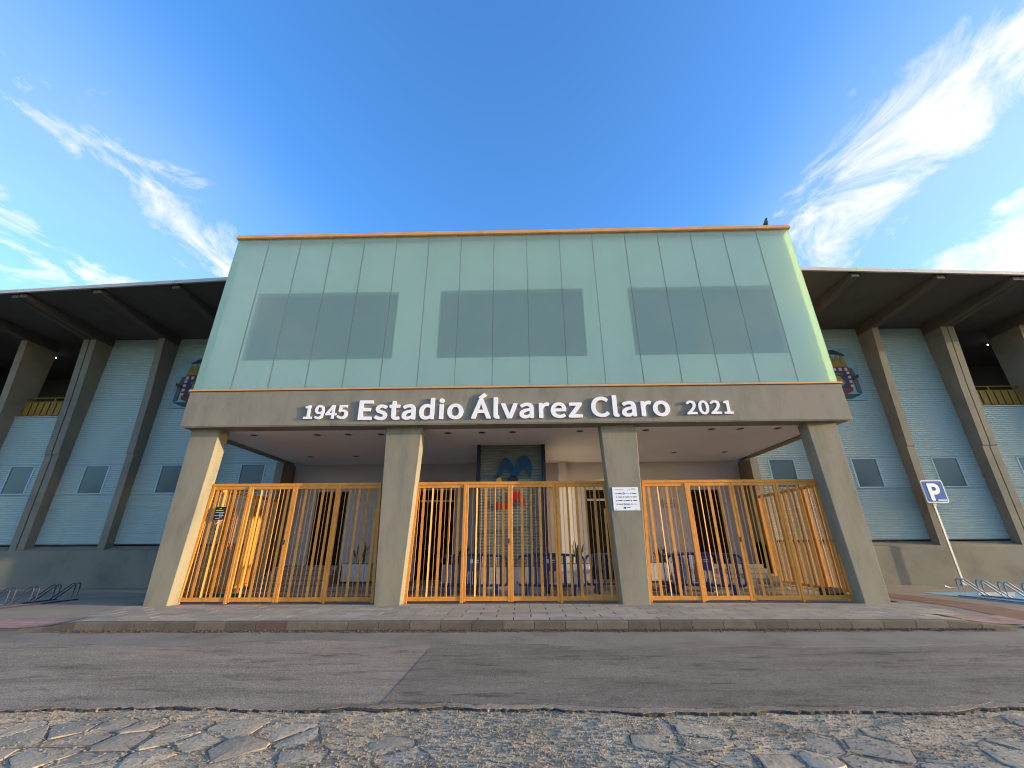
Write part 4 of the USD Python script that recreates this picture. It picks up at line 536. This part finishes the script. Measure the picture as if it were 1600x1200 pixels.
# ---------------------------------------------------------------- crowd barriers behind the gates
def arc(cx, cz, r, a0, a1, n=6): return [(cx + r*math.cos(a0+(a1-a0)*k/n), 0, cz + r*math.sin(a0+(a1-a0)*k/n)) for k in range(n+1)]
def barrier(lab, o):
    t = thing('crowd_barrier', lab, 'barrier', o, 'blue crowd barriers standing behind the gates')
    ox, oy, oz = o; B = lambda: MB()
    def sh(p): return [(a+ox, b+oy, c+oz) for a, b, c in p]
    loop = [(-1, 0, .34)] + [(-1, 0, .85)] + arc(-.84, .88, .16, PI, PI/2) + [(-.3, 0, 1.075), (0, 0, 1.085), (.3, 0, 1.075)] + arc(.84, .88, .16, PI/2, 0) + [(1, 0, .85), (1, 0, .34)] + arc(.9, .34, .1, 0, -PI/2, 4) + arc(-.9, .34, .1, -PI/2, -PI, 4)
    part(t, 'frame', B().tube(sh(loop), .034, 8), BARB)
    for x in (-.82, -.62, -.42, .42, .62, .82): part(t, 'slat', B().bev(ox+x-.045, ox+x+.045, oy-.014, oy+.014, .27, 1.04, .006), BARB)
    c = part(t, 'centre_panel', B().bev(ox-.24, ox+.24, oy-.018, oy+.018, .62, 1.05, .008), BARB)
    part(c, 'sticker', B().box(ox-.12, ox-.04, oy-.021, oy-.019, .84, .95).box(ox, ox+.13, oy-.021, oy-.019, .90, .93).box(ox, ox+.13, oy-.021, oy-.019, .85, .87), PALE)
    for x in (-.2, -.07, .07, .2): part(t, 'slat', B().bev(ox+x-.025, ox+x+.025, oy-.012, oy+.012, .27, .619, .006), BARB)
    for x in (-.68, .68): part(t, 'foot', B().hull(sh([(x+a, b, z) for a in (-.045, .045) for b, z in ((-.05, .27), (.05, .27), (-.26, 0.0), (.26, 0.0), (-.26, .03), (.26, .03))])), BARB)
    return t
GB = 'blue crowd barriers standing behind the gates'
b0 = barrier('blue plastic crowd barrier left of the gate centre, in front of the dark doorway', (-1.3, 2.0, 0))
copy(b0, (0.98, 1.85, 0), -.2, 'blue plastic crowd barrier in front of the shutter, just right of the gate centre', 'barrier', GB)
copy(b0, (3.05, 2.3, 0), .12, 'blue plastic crowd barrier partly hidden behind the column with the white notice', 'barrier', GB)
copy(b0, (5.45, 1.75, 0), -.42, 'blue plastic crowd barrier standing askew behind the right gate', 'barrier', GB)
copy(b0, (5.2, 2.45, 0), .35, 'rearmost blue crowd barrier, crossing behind the askew one in the right bay', 'barrier', GB)
bd = thing('pale_board', 'pale blue board leaning on the barriers in the right bay', 'board', (5.0, 2.05, 0)); part(bd, 'board', MB().hull([(x+dx, 2.12+dy, z) for x in (4.95, 5.22) for z, dy in ((.33, 0), (1.0, .18)) for dx in (0,) for dy in (dy, dy+.03)]), BARL); part(bd, 'edge', MB().hull([(x, 2.10+dy, z) for x in (5.08, 5.10) for z, dy in ((.33, 0), (1.0, .18)) for dy in (dy-.01, dy+.015)]), WHT)
# planters
def planter(lab, x, y, z0, seed):
    r = random.Random(seed); t = thing('planter', lab, 'planter', (x, y, z0), 'white planters with strap leaved plants along the porch wall')
    part(t, 'box', MB().bev(x-.5, x+.5, y-.2, y+.2, z0+.06, z0+.62, .01), POT); part(t, 'feet', MB().box(x-.46, x-.38, y-.18, y+.18, z0, z0+.058).box(x+.38, x+.46, y-.18, y+.18, z0, z0+.058), DOORF); part(t, 'soil', MB().box(x-.47, x+.47, y-.17, y+.17, z0+.6205, z0+.635), SOIL)
    for k in range(13):
        a = r.uniform(0, 2*PI); lean = r.uniform(.08, .55); ln = r.uniform(.45, .85); bx_, by_ = x + r.uniform(-.12, .28), y + r.uniform(-.06, .06); V, F = [], []
        for i in range(6):
            s = i/5; rr = lean*ln*s**1.5; zz = z0+.62 + ln*(s - .45*lean*s*s); w = .042*(1-s**2.2)*(.6+.8*s) + .003; c_, s_ = math.cos(a), math.sin(a)
            V += [(bx_+rr*c_-w*s_, by_+rr*s_+w*c_, zz), (bx_+rr*c_, by_+rr*s_, zz-.012), (bx_+rr*c_+w*s_, by_+rr*s_-w*c_, zz)]
            if i: F += [(3*i-3, 3*i-2, 3*i+1, 3*i), (3*i-2, 3*i-1, 3*i+2, 3*i+1)]
        part(t, 'leaf', MB().add(V, F), LEAF, smooth=True)
planter('white planter with a strap leaved plant beside the left doorway', -6.0+.25, 4.55, .13, 1)
planter('white planter behind the left barrier, between doorway and shutter', -2.0, 3.6, .13, 2)
planter('white planter with a spiky plant between shutter and dark doorway', 1.85, 3.5, .13, 3)
planter('white planter half hidden behind the barriers of the right bay', 5.0, 4.3, .13, 4)

# ---------------------------------------------------------------- stadium wings
FY = lambda x: 0.60 + (abs(x)-9.1)*0.062
def corr(x0, x1, z0, z1, y, p=.084, d=.026):
    prof = []; z = z0
    while z < z1 - 1e-6:
        for dz, dy in ((0, 0), (.026, 0), (.034, -d), (.076, -d)):
            if z + dz <= z1: prof.append((y+dy, z+dz))
        z += p
    prof.append((y, z1)); n = len(prof)
    V = [(x, a, b) for x in (x0, x1) for a, b in prof]; return MB().add(V, [(i, n+i, n+i+1, i+1) for i in range(n-1)])
PZ0, PZ1, PY = 1.47, 10.22, 4.92
def wing(side):
    s = 1 if side == 'right' else -1
    t = thing('stadium_wing', f'{side} stadium wing with pale blue ribbed cladding between raked concrete piers', 'building', (s*16, 5, 0))
    x0, x1 = (9.0, 27.0) if s > 0 else (-27.5, -9.2)
    part(t, 'plinth', MB().prism([(4.55, -.05), (4.55, 1.215), (4.562, 1.24), (4.59, 1.255), (4.93, 1.40), (5.6, 1.40), (5.6, -.05)], 'x', x0, x1), RAW)
    piers = [(11.93, 12.20), (15.09, 15.36), (17.95, 18.205), (18.245, 18.50), (21.2, 21.48), (24.3, 24.6)] if s > 0 else [(-12.50, -12.23), (-15.61, -15.33), (-18.635, -18.38), (-18.95, -18.695), (-21.75, -21.45), (-24.9, -24.6)]
    for a, b in piers:
        fy = FY((a+b)/2) + .08
        part(t, 'pier', MB().prism([(4.60, 1.22), (4.50, 4.8), (4.46, 4.85), (4.34, 7.2), (4.12, 9.84), (5.35, 9.84), (5.35, 1.22)], 'x', a, b), RAW)
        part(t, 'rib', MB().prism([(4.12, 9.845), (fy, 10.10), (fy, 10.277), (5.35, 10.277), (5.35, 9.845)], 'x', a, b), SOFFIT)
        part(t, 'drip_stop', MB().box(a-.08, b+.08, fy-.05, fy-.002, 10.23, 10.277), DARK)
    bays = [(9.3, 11.93, 9.94, 0), (12.20, 15.09, 13.15, 0), (15.36, 17.95, 16.27, 0), (18.50, 21.2, 19.55, 1), (21.48, 24.3, 22.4, 1)] if s > 0 else [(-12.23, -9.5, -11.09, 0), (-15.33, -12.50, -14.35, 0), (-18.38, -15.61, -17.49, 0), (-21.45, -18.95, -20.6, 1), (-24.6, -21.75, -23.6, 1)]
    for a, b, w, half in bays:
        wz0, wz1, ww = 3.36, 4.42, .92; top = 6.52 if half else PZ1; a_, b_ = a+.005, b-.005
        part(t, 'cladding_sheet', corr(a_, b_, PZ0, wz0-.06, PY), CLAD); part(t, 'cladding_sheet', corr(a_, w-.07, wz0-.055, wz1+.055, PY), CLAD); part(t, 'cladding_sheet', corr(w+ww+.07, b_, wz0-.055, wz1+.055, PY), CLAD)
        part(t, 'cladding_sheet', corr(a_, b_, wz1+.065, min(top, 7.3), PY), CLAD)
        if not half: part(t, 'cladding_sheet', corr(a_, b_, 7.305, top, PY), CLAD)
        fr = MB()
        for q in ((w-.065, w, wz0-.05, wz1+.05), (w+ww, w+ww+.065, wz0-.05, wz1+.05), (w+.001, w+ww-.001, wz1, wz1+.05), (w+.001, w+ww-.001, wz0-.05, wz0)): fr.bev(q[0], q[1], PY-.03, PY+.03, q[2], q[3], .004)
        wn = part(t, 'window', fr, CLADF); part(wn, 'pane', MB().box(w+.0015, w+ww-.0015, PY+.0, PY+.012, wz0+.0015, wz1-.0015), PANE)
        part(t, 'base_shadow_strip', MB().box(a_, b_, PY-.02, PY+.03, PZ0-.035, PZ0-.002), DOORF)  # near-black colour stands in for the shadow line below the cladding
        if half:
            part(t, 'sill', MB().bev(a_, b_, PY-.06, PY+.2, 6.525, 6.57, .006), FASCIA)
            rl = MB().tube([(a_, 5.06, 7.47), (b_, 5.06, 7.47)], .022, 8).tube([(a_, 5.06, 7.29), (b_, 5.06, 7.29)], .018, 8).tube([(a_, 5.06, 6.66), (b_, 5.06, 6.66)], .018, 8)
            rr = part(t, 'railing', rl, RAILY); n = 9; st = (b_-a_)/n
            for k in range(n): part(rr, 'slat', MB().bev(a_+k*st+.03, a_+(k+1)*st-.03, 5.05, 5.07, 6.68, 7.27, .004), RAILY)
            part(rr, 'post', MB().box((a+b)/2-.02, (a+b)/2+.02, 5.04, 5.08, 6.58, 7.45), RAILY)
    # concourse behind the open bays
    xa, xb = (18.2, 27.0) if s > 0 else (-27.5, -18.6)
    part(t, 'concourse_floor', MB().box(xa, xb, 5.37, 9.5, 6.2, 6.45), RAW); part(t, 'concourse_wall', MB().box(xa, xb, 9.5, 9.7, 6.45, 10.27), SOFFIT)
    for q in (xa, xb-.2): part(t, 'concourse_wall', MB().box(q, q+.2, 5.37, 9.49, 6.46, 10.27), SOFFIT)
    part(t, 'back_wall', MB().box(x0, x1, 5.62, 5.8, 0, 6.19), RAW)
    # roof
    ax, bx_ = (9.0, 27.5) if s > 0 else (-28.0, -9.2)
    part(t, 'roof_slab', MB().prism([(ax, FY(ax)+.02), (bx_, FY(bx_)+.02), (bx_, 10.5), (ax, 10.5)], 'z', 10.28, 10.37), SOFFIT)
    q = np.linspace(ax, bx_, 7)
    for k in range(6):
        u, v = q[k]+.006, q[k+1]-.006
        part(t, 'fascia_panel', MB().prism([(u, FY(u)-.03), (v, FY(v)-.03), (v, FY(v)+.018), (u, FY(u)+.018)], 'z', 10.245, 10.395), FASCIA)
        part(t, 'fascia_lip', MB().prism([(u, FY(u)-.05), (v, FY(v)-.05), (v, FY(v)-.031), (u, FY(u)-.031)], 'z', 10.245, 10.29), FASCIA)
    return t
wing('left'); wing('right')
LAMP = flat('lamp_white', (1.0, 0.97, 0.9), .5, emit=2.0)
for lab, X in (('small white lamp on a thin arm inside the left concourse opening', -22.6), ('small white lamp on a thin arm inside the right concourse opening', 22.25)):
    l = thing('wall_lamp', lab, 'lamp', (X, 6.3, 10.0)); s = 1 if X > 0 else -1
    part(l, 'arm', MB().tube([(X+s*.03, 6.3, 10.27), (X+s*.03, 6.3, 10.08)], .015, 6), STEEL); part(l, 'bulb', MB().tri(trimesh.creation.icosphere(subdivisions=2, radius=.032).apply_translation((X+s*.03, 6.3, 10.03))), LAMP, smooth=True)

# coats of arms on the wings
GOLD = M('crest_gold', (.22, .135, .025), .4, .2, 8, metal=.4); CRED = flat('crest_red', (.15, .022, .02)); CWHT = flat('crest_white', (.42, .40, .40)); CBLU = flat('crest_blue', (.015, .035, .09)); CGRY = flat('crest_grey', (.09, .09, .10)); CGRN = flat('crest_green', (.02, .07, .045)); CDRK = flat('crest_dark', (.03, .032, .04)); CBK = M('crest_backing', (.19, .31, .34), .5)
def crest(lab, cx):
    t = thing('coat_of_arms', lab, 'coat of arms', (cx, 4.87, 6.8)); y = 4.88
    def P(name, poly, m, d=.02, lvl=0):
        b = MB()
        for g in getattr(poly, 'geoms', [poly]): b.prism(g, 'y', y-.03-lvl*.02-d, y-.03-lvl*.02)
        return part(t, name, b, m)
    part(t, 'backing', MB().box(cx-.95, cx+.95, y-.03, y, 6.85, 9.25), CBK)
    def shd(w, z0, z1): return Polygon([(cx-w, z1), (cx+w, z1), (cx+w, z0+.45*(z1-z0)), (cx+w*.8, z0+.15*(z1-z0)), (cx, z0), (cx-w*.8, z0+.15*(z1-z0)), (cx-w, z0+.45*(z1-z0))])
    P('shield', shd(.60, 7.05, 8.35), CRED, .02, 0); P('field', shd(.40, 7.28, 8.14), CBLU, .02, 1)
    for k in range(5): P('square', sbox(cx-.54+k*.235, 8.17, cx-.42+k*.235, 8.31), CWHT, .01, 1)
    for k in range(4):
        for s in (-1, 1): P('square', sbox(cx+s*.5-.06, 7.42+k*.2, cx+s*.5+.06, 7.53+k*.2), CWHT, .01, 1)
    P('figure', Polygon([(cx-.22, 7.5), (cx+.05, 7.45), (cx+.24, 7.6), (cx+.1, 7.9), (cx-.12, 7.95)]), GOLD, .015, 2); P('figure', Polygon([(cx-.3, 7.95), (cx+.3, 7.98), (cx+.2, 8.06), (cx-.2, 8.08)]), CGRY, .015, 2)
    P('crown_band', sbox(cx-.55, 8.36, cx+.55, 8.5), GOLD, .04, 0)
    for k in range(5): P('crown_leaf', Polygon([(cx-.55+k*.22, 8.5), (cx-.33+k*.22, 8.5), (cx-.36+k*.22, 8.72), (cx-.44+k*.22, 8.9), (cx-.52+k*.22, 8.72)]), GOLD, .03, 0)
    P('crest_top', Polygon([(cx-.5, 8.92), (cx-.2, 9.12), (cx+.15, 9.15), (cx+.5, 8.98), (cx+.6, 8.85), (cx+.2, 8.95), (cx-.2, 8.95)]), CDRK, .03, 1)
    for s in (-1, 1):
        P('supporter', Polygon([(cx+s*.64, 7.2), (cx+s*.82, 7.15), (cx+s*.80, 7.9), (cx+s*.72, 8.3), (cx+s*.64, 8.3)]), CGRY, .03, 0); P('scroll', Polygon([(cx+s*.62, 7.9), (cx+s*.88, 8.0), (cx+s*.86, 7.85), (cx+s*.62, 7.75)]), CDRK, .02, 2)
    P('base', Polygon([(cx-.8, 7.12), (cx+.8, 7.12), (cx+.35, 6.92), (cx-.35, 6.92)]), CGRN, .03, 0)
crest('painted coat of arms on the left wing, beside the glass storey', -13.93); crest('painted coat of arms on the right wing, beside the glass storey', 13.58)

# ---------------------------------------------------------------- small things outside
ps = thing('parking_sign', 'blue square parking sign with a white P on a grey post', 'road sign', (15.12, 4.3, 0))
def rsq(x0, x1, z0, z1, r): return sbox(x0+r, z0+r, x1-r, z1-r).buffer(r, quad_segs=4)
part(ps, 'post', MB().bev(15.07, 15.15, 4.29, 4.33, 0, 3.0, .006), STEEL); part(ps, 'base_collar', MB().bev(15.03, 15.19, 4.24, 4.38, 0.001, .04, .006), STEEL)
pm = part(ps, 'plate', MB().prism(rsq(14.86, 15.64, 2.69, 3.49, .07), 'y', 4.245, 4.262), SIGNW); part(pm, 'blue_field', MB().prism(rsq(14.895, 15.605, 2.725, 3.455, .05), 'y', 4.240, 4.2445), SIGNB)
m = MB()
for g in GLY['P'][0][1]: m.prism(Polygon([(15.00+a*.56, 2.80+b*.58) for a, b in g[0]], [[(15.00+a*.56, 2.80+b*.58) for a, b in q] for q in g[1:]]), 'y', 4.235, 4.2395)
part(pm, 'letter', m, SIGNW); part(pm, 'inscription', MB().box(15.26, 15.58, 4.235, 4.2395, 2.76, 2.80), SIGNW); [part(ps, 'bracket', MB().bev(15.0, 15.25, 4.2625, 4.2795, q, q+.05, .003), STEEL) for q in (2.9, 3.2)]; part(ps, 'collar', MB().bev(15.05, 15.17, 4.27, 4.35, 2.6, 2.65, .003), STEEL)

def rack(lab, X, s, mat, y0, n):
    t = thing('bike_rack', lab, 'bike rack', (X, y0, 0))
    part(t, 'base_rail', MB().bev(X-.02, X+.02, y0-.52*n, y0+.2, .003, .028, .004).bev(X+s*.6-.02, X+s*.6+.02, y0-.52*n, y0+.2, .003, .028, .004), mat)
    for k in range(n):
        y = y0 - .52*k; m = MB()
        for d in (0, .13):
            pt = [(X, y+d, .028), (X, y+d, .34)] + [(X+s*(.07-.07*math.cos(a)), y+d, .36+.07*math.sin(a)) for a in np.linspace(.1, 2.2, 6)] + [(X+s*.30, y+d, .27), (X+s*.60, y+d, .028)]
            m.tube(pt, .017, 8)
        part(t, 'hoop', m, mat, smooth=60)
rack('blue wheel hoop bike rack on the blue painted ground at the right', 11.85, 1, RACKB, .95, 4)
rack('dark wheel hoop bike rack on the pavement at the far left', -12.15, -1, RACKD, .85, 4)
pp = thing('paper_scrap', 'scrap of white paper on the ground left of the parking sign', 'litter', (13.8, 3.4, 0)); part(pp, 'sheet', MB().add([(13.7, 3.3, .004), (13.95, 3.35, .02), (13.9, 3.55, .012), (13.72, 3.5, .03)], [(0, 1, 2, 3)]), WHT); part(pp, 'fold', MB().add([(13.72, 3.5, .03), (13.9, 3.55, .012), (13.82, 3.6, .06)], [(0, 1, 2)]), WHT)

# pigeon on the roof edge
bc = np.array([8.49, -.45, GZ1+.155]); bd_ = thing('pigeon', 'dark pigeon perched on the right end of the roof edge', 'bird', bc)
def ball(p, r): return m3.Manifold.sphere(r, 16).translate(tuple(map(float, p)))
J = [((0, 0.10, .10), .035), ((0, .05, .14), .075), ((0.0, 0.0, .18), .085), ((.01, -.02, .26), .055), ((.015, -.03, .32), .042), ((.02, -.045, .345), .036)]
body = m3.Manifold()
for (a, ra), (b, rb) in zip(J[:-1], J[1:]): body += m3.Manifold.batch_hull([ball(a, ra), ball(b, rb)])
body += m3.Manifold.batch_hull([ball((.03, -.075, .345), .014), ball((.035, -.105, .338), .005)]) + m3.Manifold.batch_hull([ball((0, .10, .09), .03), ball((0, .22, .03), .012), ball((.02, .22, .03), .012)])
mm = body.refine_to_length(.015).to_mesh(); tm = trimesh.Trimesh(mm.vert_properties[:, :3], mm.tri_verts); trimesh.smoothing.filter_taubin(tm, iterations=8)
part(bd_, 'body', MB().add(tm.vertices + bc, tm.faces), BIRD, smooth=True)
for s in (-1, 1): part(bd_, 'leg', MB().tube([bc+(s*.03, .02, .08), bc+(s*.03, .0, .004)], .006, 6).tube([bc+(s*.03, .01, .005), bc+(s*.035, -.04, .005)], .005, 5), M('bird_leg', (.25, .08, .06), .6) if s < 0 else stage_mat('bird_leg'))
# trees across the road, outside the view: mirrored in the panes
LFM = usdkit.material(stage, '/World/Looks/tree_leaves', {'g': ('geometry', {}), 'r': ('rgb_ramp', {'ramp': [(0.0, (0.035, 0.055, 0.02)), (1.0, (0.085, 0.11, 0.04))]}), 'd': ('diffuse_bsdf', {}), 't': ('translucent_bsdf', {'color': (0.10, 0.14, 0.03)}), 'm': ('mix_closure', {'fac': 0.3})},
    [('g.random_per_island', 'r.fac'), ('r.color', 'd.color'), ('d.BSDF', 'm.closure1'), ('t.BSDF', 'm.closure2')], surface='m.closure')
BARK = M('tree_bark', (.10, .08, .06), .9, .3, 6)
rt = np.random.default_rng(9); tl, tb = MB(), MB()
TPOS = [(x, -26 + rt.uniform(-3, 3), rt.uniform(7.5, 10.5), rt.uniform(2.2, 3.2)) for x in (-52, -44, -37, -28, -19, -8, 3, 14, 24, 31, 38, 45, 53)] + []
for tx, ty, th, tr in TPOS:
    tb.tube([(tx, ty, -.2), (tx+.1, ty, th*.25), (tx+.2, ty+.1, th*.55)], [.22, .16, .08], 7)
    for k in range(5):
        a = k*1.26 + rt.uniform(0, .8); tb.tube([(tx+.1, ty, th*.27), (tx+math.cos(a)*tr*.4, ty+math.sin(a)*tr*.4, th*.5), (tx+math.cos(a)*tr*.7, ty+math.sin(a)*tr*.7, th*.68)], [.09, .06, .03], 5)
    cl = [(rt.normal(0, 1, 3)) for _ in range(26)]; cl = [np.array([tx, ty, th*.64]) + c/np.linalg.norm(c)*np.array([tr, tr, th*.34])*rt.uniform(.35, .95) for c in cl]
    n = 2300; c = np.array(cl)[rt.integers(0, 26, n)] + rt.normal(0, 1, (n, 3))*np.array([.42, .42, .34])*tr*.42; d1 = rt.normal(0, 1, (n, 3)); d1 /= np.linalg.norm(d1, axis=1, keepdims=True); d2 = np.cross(d1, rt.normal(0, 1, (n, 3))); d2 /= np.linalg.norm(d2, axis=1, keepdims=True); s = rt.uniform(.10, .22, (n, 1))
    V = np.stack([c-d1*s, c+d2*s*.5, c+d1*s, c-d2*s*.5], 1).reshape(-1, 3); tl.add(V, np.arange(4*n).reshape(-1, 4))
trs = thing('tree_row', 'row of trees across the road, seen only mirrored in the window panes', 'trees', (0, -25, 0), kind='stuff')
part(trs, 'crowns', tl, LFM, kind='stuff'); part(trs, 'trunks', tb, BARK, kind='stuff')
